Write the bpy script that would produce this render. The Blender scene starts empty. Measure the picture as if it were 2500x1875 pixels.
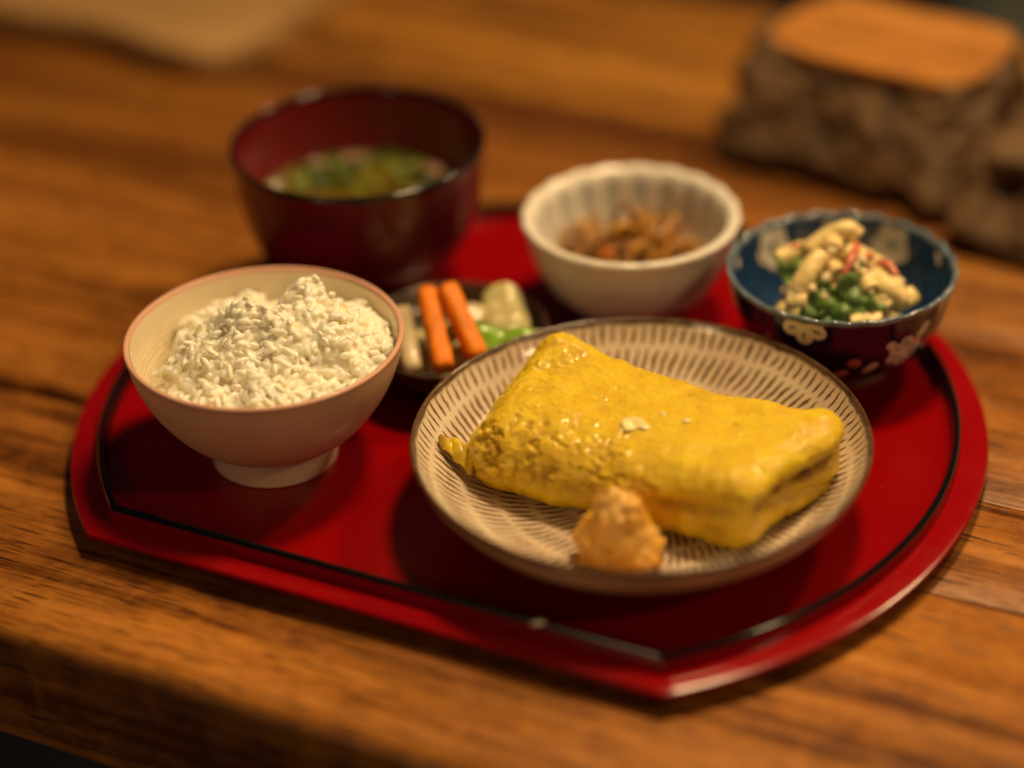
import bpy, math, random
import numpy as np
from mathutils import Matrix, Vector

# ------------------------------------------------------------------ camera, world, lamps, exposure
scene = bpy.context.scene
C = scene.collection
cam_data = bpy.data.cameras.new('camera')
cam = bpy.data.objects.new('camera', cam_data); C.objects.link(cam)
scene.camera = cam
CAM = Vector((0.366742, -0.743025, 0.546317))
PITCH, YAW, ROLL = 0.561515, -0.466003, -0.036728
fw = Vector((math.sin(YAW)*math.cos(PITCH), math.cos(YAW)*math.cos(PITCH), -math.sin(PITCH)))
rt = Vector((math.cos(YAW), -math.sin(YAW), 0)); up = rt.cross(fw)
rt2 = math.cos(ROLL)*rt + math.sin(ROLL)*up; up2 = -math.sin(ROLL)*rt + math.cos(ROLL)*up
cam.matrix_world = Matrix(((rt2.x, up2.x, -fw.x, CAM.x), (rt2.y, up2.y, -fw.y, CAM.y), (rt2.z, up2.z, -fw.z, CAM.z), (0, 0, 0, 1)))
cam_data.sensor_width = 36; cam_data.lens = 80.64
cam_data.clip_start = 0.01; cam_data.clip_end = 50
cam_data.dof.use_dof = True; cam_data.dof.focus_distance = 0.925; cam_data.dof.aperture_fstop = 1.65

world = bpy.data.worlds.new('World'); scene.world = world; world.use_nodes = True
bg = world.node_tree.nodes['Background']
bg.inputs[0].default_value = (0.42, 0.26, 0.44, 1); bg.inputs[1].default_value = 0.030

def lamp(name, loc, power, radius, col):
    d = bpy.data.lights.new(name, 'POINT'); d.energy = power; d.shadow_soft_size = radius; d.color = col
    o = bpy.data.objects.new(name, d); o.location = loc; C.objects.link(o); return o
WARM = (1.0, 0.69, 0.345)
lamp('pendant_lamp_light', (0.14, 0.30, 1.05), 42, 0.095, WARM)
lamp('counter_lamp_light', (0.55, 0.85, 1.10), 31, 0.085, WARM)
lamp('side_lamp_light', (1.30, -0.10, 0.95), 12, 0.09, WARM)
lamp('front_fill_light', (-0.25, -1.55, 0.70), 10.5, 0.20, WARM)  # unseen fill added to brighten the table front and near bowl sides

scene.view_settings.view_transform = 'Standard'; scene.view_settings.look = 'None'
scene.view_settings.exposure = 0.0; scene.view_settings.gamma = 1.0
scene.view_settings.use_curve_mapping = False
scene.cycles.max_bounces = 8

# ------------------------------------------------------------------ helpers: noise, meshes, things
def _hash(ix, iy, iz, seed):
    n = (ix*374761393 + iy*668265263 + iz*2147483647 + seed*1274126177) & 0xffffffff
    n = ((n ^ (n >> 13))*1274126177) & 0xffffffff
    n = ((n ^ (n >> 15))*2246822519) & 0xffffffff
    return ((n ^ (n >> 16)) & 0xffff)/65535.0
def vnoise(P, seed=0):
    P = np.asarray(P, float); i = np.floor(P).astype(np.int64); f = P - i; f = f*f*f*(f*(f*6-15)+10)
    r = 0
    for dx in (0, 1):
        for dy in (0, 1):
            for dz in (0, 1):
                w = (f[:, 0] if dx else 1-f[:, 0])*(f[:, 1] if dy else 1-f[:, 1])*(f[:, 2] if dz else 1-f[:, 2])
                r = r + w*_hash(i[:, 0]+dx, i[:, 1]+dy, i[:, 2]+dz, seed)
    return r*2-1
def fbm(P, freq, octaves=3, seed=0):
    P = np.asarray(P, float); a, s = 1.0, 0
    for k in range(octaves):
        s = s + a*vnoise(P*freq + 17.3*k, seed+k); freq *= 2.03; a *= 0.5
    return s
def sstep(a, b, x):
    t = np.clip((np.asarray(x, float)-a)/(b-a), 0, 1); return t*t*(3-2*t)

def mesh_data(name, V, F, mat=None, smooth=True, sharp=None):
    me = bpy.data.meshes.new(name)
    me.from_pydata([tuple(map(float, v)) for v in V], [], [tuple(map(int, f)) for f in F])
    if mat: me.materials.append(mat)
    if smooth:
        me.polygons.foreach_set('use_smooth', [True]*len(me.polygons))
        if sharp: me.set_sharp_from_angle(angle=math.radians(sharp))
    me.update(); return me
def obj(name, V, F, mat, parent=None, smooth=True, sharp=None):
    o = bpy.data.objects.new(name, mesh_data(name, V, F, mat, smooth, sharp)); C.objects.link(o); o.parent = parent
    return o
def inst(name, me, parent, matrix):
    o = bpy.data.objects.new(name, me); C.objects.link(o); o.parent = parent; o.matrix_local = matrix; return o
def tag(o, label, cat, group=None):
    o['label'] = label; o['category'] = cat
    if group: o['group'] = group
    return o
def thing(name, label, cat, loc=(0, 0, 0), group=None):
    o = bpy.data.objects.new(name, None); C.objects.link(o); o.location = loc; o.empty_display_size = 0.01
    return tag(o, label, cat, group)
def attr(o, name, vals):
    a = o.data.attributes.new(name, 'FLOAT', 'POINT'); a.data.foreach_set('value', np.asarray(vals, np.float32))

def join(parts):
    V, F, n = [], [], 0
    for v, f in parts:
        V.append(np.asarray(v, float)); F += [tuple(i+n for i in q) for q in f]; n += len(v)
    return np.vstack(V), F
def lathe(profile, seg=128, rmod=None, zmod=None, closed=False):
    """profile of (r,z) points; rmod(theta,k), zmod(theta,k) give per-point radius factor and height shift"""
    th = np.linspace(0, 2*math.pi, seg, endpoint=False); V = []; n = len(profile)
    for k, (r, z) in enumerate(profile):
        rr = r*(1+(rmod(th, k) if rmod else 0)); zz = z + (zmod(th, k) if zmod else 0*th)
        V.append(np.stack([rr*np.cos(th), rr*np.sin(th), zz+0*th], 1))
    V = np.vstack(V); F = []
    for k in range(n if closed else n-1):
        a, b = k*seg, ((k+1) % n)*seg
        for j in range(seg):
            j2 = (j+1) % seg; F.append((a+j, a+j2, b+j2, b+j))
    return V, F
def spline(pts, m=40):
    """smooth curve through profile points (Catmull-Rom)"""
    P = np.array(pts, float); P = np.vstack([2*P[0]-P[1], P, 2*P[-1]-P[-2]]); out = []
    segs = len(pts)-1; per = max(2, m//segs)
    for i in range(segs):
        p0, p1, p2, p3 = P[i:i+4]
        for t in np.linspace(0, 1, per, endpoint=False):
            out.append(0.5*(2*p1+(p2-p0)*t+(2*p0-5*p1+4*p2-p3)*t*t+(3*p1-p0-3*p2+p3)*t**3))
    out.append(P[-2]); return np.array(out)
def sweep(path, radius, seg=12, flat=1.0, twist=0.0, cap=True, inner=None):
    """tube along a path; radius scalar or list; flat squashes the section; inner > 0 makes an open hollow tube"""
    path = np.asarray(path, float); n = len(path)
    R = np.full(n, radius) if np.isscalar(radius) else np.asarray(radius, float)
    T = np.gradient(path, axis=0); T /= np.linalg.norm(T, axis=1)[:, None]+1e-12
    ref = np.array([0, 0, 1.0]) if abs(T[0, 2]) < 0.9 else np.array([1.0, 0, 0])
    V = []; a = np.linspace(0, 2*math.pi, seg, endpoint=False); nrm = ref
    frames = []
    for i in range(n):
        nrm = nrm - T[i]*np.dot(nrm, T[i]); nrm /= np.linalg.norm(nrm); b = np.cross(T[i], nrm); frames.append((nrm.copy(), b))
    def ring(i, r):
        nn, b = frames[i]; aa = a + twist*i/max(1, n-1)
        return path[i] + r*(np.cos(aa)[:, None]*nn*flat + np.sin(aa)[:, None]*b)
    rings = [ring(i, R[i]) for i in range(n)]
    if inner:
        rings = rings + [ring(i, R[i]*inner) for i in range(n-1, -1, -1)]
    V = np.vstack(rings); m = len(rings); F = []
    for k in range(m if inner else m-1):
        k2 = (k+1) % m
        for j in range(seg):
            F.append((k*seg+j, k*seg+(j+1) % seg, k2*seg+(j+1) % seg, k2*seg+j))
    if cap and not inner:
        F.append(tuple(range(seg-1, -1, -1))); F.append(tuple((m-1)*seg+j for j in range(seg)))
    return V, F
def uvsphere(nu=24, nv=16):
    V = [(0, 0, 1)]; F = []
    for i in range(1, nv):
        p = math.pi*i/nv
        for j in range(nu):
            t = 2*math.pi*j/nu; V.append((math.sin(p)*math.cos(t), math.sin(p)*math.sin(t), math.cos(p)))
    V.append((0, 0, -1))
    for j in range(nu): F.append((0, 1+j, 1+(j+1) % nu))
    for i in range(nv-2):
        a = 1+i*nu; b = a+nu
        for j in range(nu): F.append((a+j, b+j, b+(j+1) % nu, a+(j+1) % nu))
    a = 1+(nv-2)*nu; e = len(V)-1
    for j in range(nu): F.append((e, a+(j+1) % nu, a+j))
    return np.array(V), F
def grid_sheet(fn, nu, nv, thick):
    """closed thin sheet; fn(U,V)->points for u,v in [-1,1]"""
    U, Vv = np.meshgrid(np.linspace(-1, 1, nu), np.linspace(-1, 1, nv)); P = fn(U.ravel(), Vv.ravel())
    G = P.reshape(nv, nu, 3); du = np.gradient(G, axis=1); dv = np.gradient(G, axis=0)
    N = np.cross(du, dv); N /= np.linalg.norm(N, axis=2)[:, :, None]+1e-12
    top = (G+N*thick/2).reshape(-1, 3); bot = (G-N*thick/2).reshape(-1, 3); n = nu*nv; F = []
    for i in range(nv-1):
        for j in range(nu-1):
            a = i*nu+j; F.append((a, a+1, a+nu+1, a+nu)); F.append((n+a, n+a+nu, n+a+nu+1, n+a+1))
    edge = [j for j in range(nu)]+[i*nu+nu-1 for i in range(1, nv)]+[(nv-1)*nu+j for j in range(nu-2, -1, -1)]+[i*nu for i in range(nv-2, 0, -1)]
    for k in range(len(edge)):
        a, b = edge[k], edge[(k+1) % len(edge)]; F.append((a, n+a, n+b, b))
    return np.vstack([top, bot]), F
def boxgrid(hx, hy, hz, nx, ny, nz, rad):
    """rounded box as a fine surface grid; returns points, faces, outward normals"""
    pts, faces, off = [], [], 0
    def face(A, B, fix, na, nb, flip):
        nonlocal off
        u, v = np.meshgrid(np.linspace(-1, 1, na), np.linspace(-1, 1, nb)); p = np.zeros((na*nb, 3))
        p[:, A] = u.ravel(); p[:, B] = v.ravel(); p[:, 3-A-B] = fix; pts.append(p)
        for i in range(nb-1):
            for j in range(na-1):
                a = off+i*na+j; q = (a, a+1, a+na+1, a+na); faces.append(q[::-1] if flip else q)
        off += na*nb
    face(0, 1, 1, nx, ny, False); face(0, 1, -1, nx, ny, True)
    face(0, 2, -1, nx, nz, False); face(0, 2, 1, nx, nz, True)
    face(1, 2, 1, ny, nz, False); face(1, 2, -1, ny, nz, True)
    P = np.vstack(pts); key = np.round(P*1e5).astype(np.int64)
    _, first, inv = np.unique(key, axis=0, return_index=True, return_inverse=True); inv = inv.ravel()
    P = P[first]; F = [tuple(inv[i] for i in f) for f in faces]
    h = np.array([hx, hy, hz]); Q = P*h; inn = np.maximum(h-rad, 1e-5); c = np.clip(Q, -inn, inn); D = Q-c
    N = D/(np.linalg.norm(D, axis=1)[:, None]+1e-12)
    return c+N*rad, F, N

# ------------------------------------------------------------------ materials
def fuse(o, voxel, mat, soft=0):
    m = o.modifiers.new('fuse', 'REMESH'); m.mode = 'VOXEL'; m.voxel_size = voxel
    if soft: sm = o.modifiers.new('soften', 'SMOOTH'); sm.factor = 0.5; sm.iterations = soft
    bpy.context.view_layer.update()
    me = bpy.data.meshes.new_from_object(o.evaluated_get(bpy.context.evaluated_depsgraph_get())); o.modifiers.clear(); o.data = me
    me.polygons.foreach_set('use_smooth', [True]*len(me.polygons))
    if not me.materials: me.materials.append(mat)
class NT:
    def __init__(self, name):
        self.m = bpy.data.materials.new(name); self.m.use_nodes = True; self.t = self.m.node_tree
        self.b = self.t.nodes['Principled BSDF']; self.out = self.t.nodes['Material Output']
    def n(self, kind, **kw):
        x = self.t.nodes.new(kind)
        for k, v in kw.items(): setattr(x, k, v)
        return x
    def l(self, a, b): self.t.links.new(a, b)
    def set(self, **kw):
        for k, v in kw.items():
            k = k.replace('_', ' ')
            if isinstance(v, tuple) and len(v) == 3 and k in ('Base Color', 'Coat Tint', 'Specular Tint', 'Sheen Tint'): v = v+(1,)
            self.b.inputs[k].default_value = v
    def coord(self, kind='Object', scale=(1, 1, 1)):
        tc = self.n('ShaderNodeTexCoord'); mp = self.n('ShaderNodeMapping'); mp.inputs['Scale'].default_value = scale
        self.l(tc.outputs[kind], mp.inputs['Vector']); return mp.outputs['Vector']
    def noise(self, vec, scale, detail=4, rough=0.55, distortion=0.0):
        x = self.n('ShaderNodeTexNoise'); x.inputs['Scale'].default_value = scale; x.inputs['Detail'].default_value = detail
        x.inputs['Roughness'].default_value = rough; x.inputs['Distortion'].default_value = distortion; self.l(vec, x.inputs['Vector']); return x.outputs['Fac']
    def ramp(self, fac, stops):
        x = self.n('ShaderNodeValToRGB'); e = x.color_ramp.elements
        while len(e) < len(stops): e.new(0.5)
        for i, (p, c) in enumerate(stops): e[i].position = p; e[i].color = (c+(1,)) if len(c) == 3 else c
        self.l(fac, x.inputs['Fac']); return x.outputs['Color']
    def math(self, op, a, b=None, c=None, clamp=False):
        x = self.n('ShaderNodeMath', operation=op); x.use_clamp = clamp
        for i, v in enumerate((a, b, c)):
            if v is None: continue
            if isinstance(v, (int, float)): x.inputs[i].default_value = v
            else: self.l(v, x.inputs[i])
        return x.outputs[0]
    def mix(self, fac, a, b, mode='MIX'):
        x = self.n('ShaderNodeMix', data_type='RGBA', blend_type=mode)
        for s, v in ((0, fac), (6, a), (7, b)):
            if isinstance(v, (int, float)): x.inputs[s].default_value = v
            elif isinstance(v, tuple): x.inputs[s].default_value = v+(1,) if len(v) == 3 else v
            else: self.l(v, x.inputs[s])
        return x.outputs[2]
    def bump(self, height, strength, dist, normal=None):
        x = self.n('ShaderNodeBump'); x.inputs['Strength'].default_value = strength; x.inputs['Distance'].default_value = dist
        self.l(height, x.inputs['Height'])
        if normal is not None: self.l(normal, x.inputs['Normal'])
        self.l(x.outputs['Normal'], self.b.inputs['Normal']); return x.outputs['Normal']
    def maprange(self, v, a, b, c=0.0, d=1.0, smooth=True):
        x = self.n('ShaderNodeMapRange'); x.interpolation_type = 'SMOOTHSTEP' if smooth else 'LINEAR'
        for i, q in enumerate((v, a, b, c, d)):
            if isinstance(q, (int, float)): x.inputs[i].default_value = q
            else: self.l(q, x.inputs[i])
        return x.outputs[0]

def simple(name, col, rough, var=0.0, nscale=200, bump=0.0, bscale=600, bdist=0.0005, sss=0.0, srad=(0.003, 0.0015, 0.0006), coat=0.0, rvar=0.0, rnd=0.0, spec=0.5):
    t = NT(name); t.set(Base_Color=col, Roughness=rough); t.b.inputs['Specular IOR Level'].default_value = spec
    v = t.coord()
    if var or rnd:
        f = t.noise(v, nscale, 4)
        lo = tuple(c*(1-var) for c in col); hi = tuple(min(1, c*(1+var)) for c in col)
        c = t.ramp(f, [(0.3, lo), (0.7, hi)])
        if rnd:
            oi = t.n('ShaderNodeObjectInfo'); c = t.mix(t.math('MULTIPLY', oi.outputs['Random'], rnd), c, tuple(x*0.55 for x in col))
        t.l(c, t.b.inputs['Base Color'])
    if rvar:
        t.l(t.maprange(t.noise(v, nscale*0.5, 3), 0.3, 0.7, max(0, rough-rvar), rough+rvar), t.b.inputs['Roughness'])
    if bump: t.bump(t.noise(v, bscale, 4), bump, bdist)
    if sss: t.set(Subsurface_Weight=sss, Subsurface_Radius=srad, Subsurface_Scale=1.0)
    if coat: t.set(Coat_Weight=coat, Coat_Roughness=0.06)
    return t.m

def wood(name, dark, mid, light, seed, rough=0.38, stretch=1.0):
    t = NT(name); tc = t.n('ShaderNodeTexCoord'); mp = t.n('ShaderNodeMapping')
    mp.inputs['Location'].default_value = (seed*1.37, seed*0.71, seed*0.33); t.l(tc.outputs['Object'], mp.inputs['Vector'])
    def sc(s):
        q = t.n('ShaderNodeMapping'); q.inputs['Scale'].default_value = s; t.l(mp.outputs[0], q.inputs['Vector']); return q.outputs[0]
    broad = t.noise(sc((1.6*stretch, 26, 26)), 1.0, 4, 0.55, 0.6)
    streak = t.noise(sc((5*stretch, 130, 130)), 1.0, 5, 0.6, 0.4)
    pores = t.noise(sc((45*stretch, 900, 900)), 1.0, 2, 0.5)
    flame = t.noise(sc((70, 55, 55)), 1.0, 4, 0.65, 0.5)
    g = t.math('ADD', t.math('MULTIPLY', broad, 0.55), t.math('MULTIPLY', streak, 0.45))
    g = t.math('ADD', g, t.math('MULTIPLY', t.math('SUBTRACT', flame, 0.5), 0.22))
    col = t.ramp(g, [(0.37, dark), (0.485, mid), (0.63, light)])
    pm = t.maprange(pores, 0.57, 0.66, 0, 0.85)
    col = t.mix(pm, col, tuple(c*0.32 for c in dark))
    t.l(col, t.b.inputs['Base Color'])
    t.l(t.maprange(streak, 0.3, 0.7, rough-0.08, rough+0.1), t.b.inputs['Roughness'])
    t.b.inputs['Specular IOR Level'].default_value = 0.34
    h = t.math('SUBTRACT', t.math('MULTIPLY', streak, 0.5), t.math('MULTIPLY', pm, 0.7)); t.bump(h, 0.5, 0.0007)
    return t.m

D_, M_, L_ = (0.085, 0.026, 0.0040), (0.28, 0.101, 0.013), (0.47, 0.190, 0.028)
def shade(k, r=1.0): return [tuple((c*k*(1 if i else r)) for i, c in enumerate(q)) for q in (D_, M_, L_)]

# ------------------------------------------------------------------ setting: floor and table
floor_mat = simple('dark floor', (0.012, 0.016, 0.030), 0.7, 0.3, 3)
def box(x0, x1, y0, y1, z0, z1):
    V = [(x, y, z) for z in (z0, z1) for y in (y0, y1) for x in (x0, x1)]
    return np.array(V, float), [(0, 2, 3, 1), (4, 5, 7, 6), (0, 1, 5, 4), (2, 6, 7, 3), (0, 4, 6, 2), (1, 3, 7, 5)]
fl = obj('floor', *box(-4, 4, -3, 6, -0.80, -0.72), floor_mat, smooth=False); fl['kind'] = 'structure'

table = thing('wooden_table', 'brown varnished plank table with a rounded front edge under the tray', 'table', (0, 0, 0))
def plank(name, prof, x0, x1, mat, slope=0.0, wob=0.0, seed=0):
    """board running along x; prof = closed section of (y,z); slope tilts the long seam a little"""
    nx = 60; xs = np.linspace(x0, x1, nx); V = []; n = len(prof)
    for x in xs:
        for (y, z) in prof: V.append((x, y+slope*x*(1.0 if y > -0.1 else 0.0), z))
    V = np.array(V)
    if wob: V[:, 1] += wob*fbm(np.stack([V[:, 0]*5, V[:, 2]*4, 0*V[:, 0]+seed], 1), 1.0, 3, seed)
    F = []
    for i in range(nx-1):
        for j in range(n): F.append((i*n+j, i*n+(j+1) % n, (i+1)*n+(j+1) % n, (i+1)*n+j))
    F.append(tuple(range(n-1, -1, -1))); F.append(tuple((nx-1)*n+j for j in range(n)))
    return obj(name, V, F, mat, table, True, 35)
def sect(y0, y1, c=0.0014, zt=0.0, zb=-0.045):
    return [(y0, zb), (y1, zb), (y1, zt-c), (y1-c*0.4, zt-c*0.3), (y1-c, zt), (y0+c, zt), (y0+c*0.4, zt-c*0.3), (y0, zt-c)]
front = [(-0.2085, -0.050), (-0.0485, -0.045), (-0.0485, -0.0014), (-0.0491, -0.0004), (-0.0499, 0.0)]
for a in np.linspace(0, 1, 9):                       # rounded nose towards the viewer
    ang = math.pi/2*a; front.append((-0.1925-0.012*math.sin(ang), -0.010+0.010*math.cos(ang)))
front += [(-0.2065, -0.020), (-0.2085, -0.035)]
wm = [wood('varnished wood %s' % n, *shade(k, r), s) for n, k, r, s in
      (('front', 1.16, 1.04, 4.6), ('second', 1.0, 1.06, 7.7), ('third', 0.98, 1.05, 12.9), ('fourth', 0.74, 1.05, 21.3), ('back', 1.12, 0.92, 33.7))]
plank('plank', front, -0.95, 0.95, wm[0], 0.045, 0.0)
plank('plank', sect(-0.0478, 0.0215), -0.95, 0.95, wm[1], 0.045*0.5)
plank('plank', sect(0.0222, 0.1480), -0.95, 0.95, wm[2], 0.045*0.35)
plank('plank', sect(0.1487, 0.3100), -0.95, 0.95, wm[3], 0.010)
plank('plank', sect(0.3107, 0.4720), -0.95, 0.95, wm[4], 0.010)
for sx in (-0.86, 0.86):
    for sy in (-0.15, 0.42):
        obj('leg', *box(sx-0.03, sx+0.03, sy-0.03, sy+0.03, -0.7199, -0.0505), wm[3], table, False)

# ------------------------------------------------------------------ tray
R, CH = 0.195, 0.1497
def d_outline(o, n_arc=180, n_ch=60):
    r, c = R-o, CH-o; a0 = -math.asin(c/r); a = np.linspace(a0, math.pi-a0, n_arc)
    P = np.stack([r*np.cos(a), r*np.sin(a)], 1); xs = np.linspace(P[-1, 0], P[0, 0], n_ch+2)[1:-1]
    return np.vstack([P, np.stack([xs, np.full(n_ch, -c)], 1)])
def d_loft(prof, cap_last=False):
    V, F, n = [], [], 240
    for o, z in prof:
        q = d_outline(o); V.append(np.column_stack([q, np.full(len(q), z)]))
    for k in range(len(prof)-1):
        for j in range(n): F.append((k*n+j, k*n+(j+1) % n, (k+1)*n+(j+1) % n, (k+1)*n+j))
    if cap_last: F.append(tuple((len(prof)-1)*n+j for j in range(n)))
    return np.vstack(V), F
def lacquer(name, col, rough, fine=0.0, scratch=0.0):
    t = NT(name); v = t.coord(); f = t.noise(v, 30, 5)
    t.l(t.ramp(f, [(0.3, tuple(c*0.95 for c in col)), (0.7, tuple(c*1.04 for c in col))]), t.b.inputs['Base Color'])
    r = t.maprange(t.noise(v, 55, 6, 0.65), 0.35, 0.7, rough-0.03, rough+0.05)
    if scratch:
        s = t.noise(t.coord(scale=(900, 45, 1)), 1.0, 2); s2 = t.noise(t.coord(scale=(60, 1100, 1)), 1.0, 2)
        s = t.math('MAXIMUM', t.maprange(s, 0.68, 0.74), t.maprange(s2, 0.69, 0.75))
        r = t.math('ADD', r, t.math('MULTIPLY', s, scratch))
    t.l(r, t.b.inputs['Roughness'])
    if fine:                                        # cloth-like texture pressed into the lacquer
        w = t.coord(scale=(1, 1, 1)); sx = t.n('ShaderNodeSeparateXYZ'); t.l(w, sx.inputs[0])
        h = t.math('MULTIPLY', t.math('SINE', t.math('MULTIPLY', sx.outputs[0], 5200)), t.math('SINE', t.math('MULTIPLY', sx.outputs[1], 5200)))
        h = t.math('ADD', h, t.math('MULTIPLY', t.noise(v, 1500, 2), 1.2)); t.bump(h, fine, 0.00012)
    t.b.inputs['Specular IOR Level'].default_value = 0.42; t.set(Coat_Weight=0.0, Coat_Roughness=0.12)
    return t.m
red = lacquer('red lacquer', (0.285, 0.0022, 0.0040), 0.17, 0.0, 0.12)
redf = lacquer('red textured lacquer', (0.265, 0.0010, 0.0020), 0.15, 0.18, 0.15)
black = simple('black lacquer', (0.006, 0.006, 0.007), 0.16, coat=0.5)
tray = thing('serving_tray', 'red lacquered half moon tray with a black ridge and one straight edge', 'tray')
obj('flange', *d_loft([(0.0165, 0.0095), (0.030, 0.0085), (0.030, 0.0004), (0.022, 0.0004), (0.018, 0.0040), (0.003, 0.0062), (0.0006, 0.0074), (0.0, 0.0086), (0.0005, 0.0096), (0.0018, 0.0101), (0.0100, 0.0098), (0.0118, 0.0098)]), red, tray, True, 40)
obj('ridge_side', *d_loft([(0.0114, 0.0094), (0.0117, 0.0152)]), red, tray, True, 40)
obj('ridge', *d_loft([(0.0117, 0.0152), (0.0121, 0.0165), (0.0128, 0.0171), (0.0138, 0.0171), (0.0146, 0.0164), (0.0154, 0.0125), (0.0163, 0.0098)]), black, tray, True, 40)
obj('tray_floor', *d_loft([(0.0156, 0.0103), (0.0170, 0.0100), (0.10, 0.0100)], True), redf, tray, True, 40)
TF = 0.0101

# ------------------------------------------------------------------ rice bowl
pink = simple('peach pink matte glaze', (0.74, 0.48, 0.34), 0.42, 0.05, 60, 0.10, 900, 0.0002, coat=0.06)
pinkrim = simple('pink rim glaze', (0.70, 0.39, 0.27), 0.36, 0.05, 60, coat=0.1)
t = NT('cream dimpled glaze'); t.set(Base_Color=(0.76, 0.66, 0.46), Roughness=0.33); v = t.coord()
sx = t.n('ShaderNodeSeparateXYZ'); t.l(v, sx.inputs[0]); th = t.math('ARCTAN2', sx.outputs[1], sx.outputs[0])
row = t.math('MULTIPLY', sx.outputs[2], 1/0.0024); fr = t.math('FLOOR', row)
ph = t.math('ADD', t.math('MULTIPLY', th, 116/(2*math.pi)), t.math('MULTIPLY', fr, 0.5))
da = t.math('SUBTRACT', t.math('FRACT', ph), 0.5); dz = t.math('SUBTRACT', t.math('FRACT', row), 0.5)
dd = t.math('SQRT', t.math('ADD', t.math('MULTIPLY', da, da), t.math('MULTIPLY', dz, dz)))
low = t.maprange(sx.outputs[2], 0.049, 0.043)
t.bump(t.math('MULTIPLY', t.maprange(dd, 0.42, 0.15), low), 0.5, 0.0006); cream = t.m
RB = (-0.0845, -0.0694, TF)
ricebowl = thing('rice_bowl', 'peach pink footed bowl with cream dimpled inside, filled with white rice', 'bowl', RB)
o_prof = spline([(0.0245, 0.0105), (0.0300, 0.0128), (0.0400, 0.0210), (0.0490, 0.0335), (0.0545, 0.0460), (0.0568, 0.0562)], 40)
i_prof = spline([(0.0546, 0.0570), (0.0522, 0.0455), (0.0470, 0.0345), (0.0385, 0.0235), (0.0250, 0.0165), (0.0005, 0.0150)], 40)
obj('outer_wall', *lathe(o_prof, 160), pink, ricebowl)
obj('inner_wall', *lathe(i_prof, 160), cream, ricebowl)
obj('rim', *lathe(spline([(0.0567, 0.0560), (0.0573, 0.0574), (0.0570, 0.0583), (0.0562, 0.0586), (0.0553, 0.0583), (0.0547, 0.0568)], 20), 160), pinkrim, ricebowl)
obj('foot', *lathe([(0.0252, 0.0115), (0.0249, 0.0085), (0.0252, 0.0050), (0.0260, 0.0015), (0.0262, 0.0004), (0.0257, 0.0), (0.0243, 0.0), (0.0238, 0.0006), (0.0228, 0.0085)], 128), pink, ricebowl, True, 50)

# rice: heap of single grains
rng = np.random.default_rng(7)
RI, AW = np.array([0.8934, 0.4493]), np.array([-0.4493, 0.8934])     # right / away as the diner's neighbour sees the bowl
def rice_h(a, b):
    g = lambda ca, cb, s, s2=None: np.exp(-((a-ca)**2/(2*s*s)+(b-cb)**2/(2*(s2 or s)**2)))
    h = -0.0125 + 0.0205*g(0.006, 0.001, 0.026, 0.019)
    h = h + 0.0140*g(0.0165, 0.0185, 0.0058) + 0.0075*g(-0.0105, 0.006, 0.006) + 0.0040*g(0.001, 0.000, 0.007) + 0.0050*g(0.034, 0.008, 0.010, 0.014)
    h = h + 0.0030*g(0.030, 0.016, 0.006) - 0.0040*g(0.006, 0.010, 0.004) - 0.0045*g(0.028, -0.022, 0.010, 0.006) + 0.003*g(0.006, -0.040, 0.016, 0.007) + 0.003*g(-0.027, -0.010, 0.009)
    P = np.stack([a, b, 0*a], 1); h = h + 0.0030*fbm(P, 100, 2, 5) + 0.0008*fbm(P, 260, 2, 9)
    return h
def inner_r(z): return np.interp(z, [0.015, 0.0165, 0.0235, 0.0345, 0.0455, 0.057], [0.0005, 0.025, 0.0385, 0.047, 0.0522, 0.0546])
rice_mat = NT('cooked white rice'); tt = rice_mat
oi = tt.n('ShaderNodeObjectInfo'); vv = tt.coord(); nf = tt.noise(vv, 330, 2)
tt.l(tt.ramp(nf, [(0.3, (0.95, 0.86, 0.67)), (0.7, (0.98, 0.93, 0.80))]), tt.b.inputs['Base Color'])
tt.set(Roughness=0.40,  Coat_Weight=0.10, Coat_Roughness=0.12)
rice_mat = tt.m; mass_mat = rice_mat.copy(); mass_mat.name = 'steamed rice body'
mb = mass_mat.node_tree.nodes['Principled BSDF']; mb.inputs['Subsurface Weight'].default_value = 0.9; mb.inputs['Subsurface Radius'].default_value = (0.0050, 0.0042, 0.0026); mb.inputs['Subsurface Scale'].default_value = 1.0
gb = rice_mat.node_tree.nodes['Principled BSDF']; gb.inputs['Subsurface Weight'].default_value = 0.5; gb.inputs['Subsurface Radius'].default_value = (0.00045, 0.00035, 0.00025); gb.inputs['Subsurface Scale'].default_value = 1.0
def grain_mesh():
    V, F = [], []; prof = [(-1.0, 0.0), (-0.86, 0.50), (-0.45, 0.92), (0.1, 1.0), (0.6, 0.84), (0.9, 0.44), (1.0, 0.0)]
    seg = 6; V.append((-1, 0, 0))
    for x, r in prof[1:-1]:
        for j in range(seg):
            a = 2*math.pi*j/seg; V.append((x, r*math.cos(a), r*math.sin(a)*0.86+0.14*(1-x*x)))
    V.append((1, 0, 0)); m = len(prof)-2
    for j in range(seg): F.append((0, 1+(j+1) % seg, 1+j)); F.append((len(V)-1, 1+(m-1)*seg+j, 1+(m-1)*seg+(j+1) % seg))
    for k in range(m-1):
        for j in range(seg): F.append((1+k*seg+j, 1+k*seg+(j+1) % seg, 1+(k+1)*seg+(j+1) % seg, 1+(k+1)*seg+j))
    return np.array(V), F
GV, GF = grain_mesh()
grain_me = mesh_data('grain', GV, GF, rice_mat)
rice = thing('rice_serving', 'heap of steamed white rice grains piled high in the pink bowl', 'rice', (RB[0], RB[1], RB[2]+0.016))
rim_z = 0.058-0.016
cand = []
tries = 0
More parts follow.
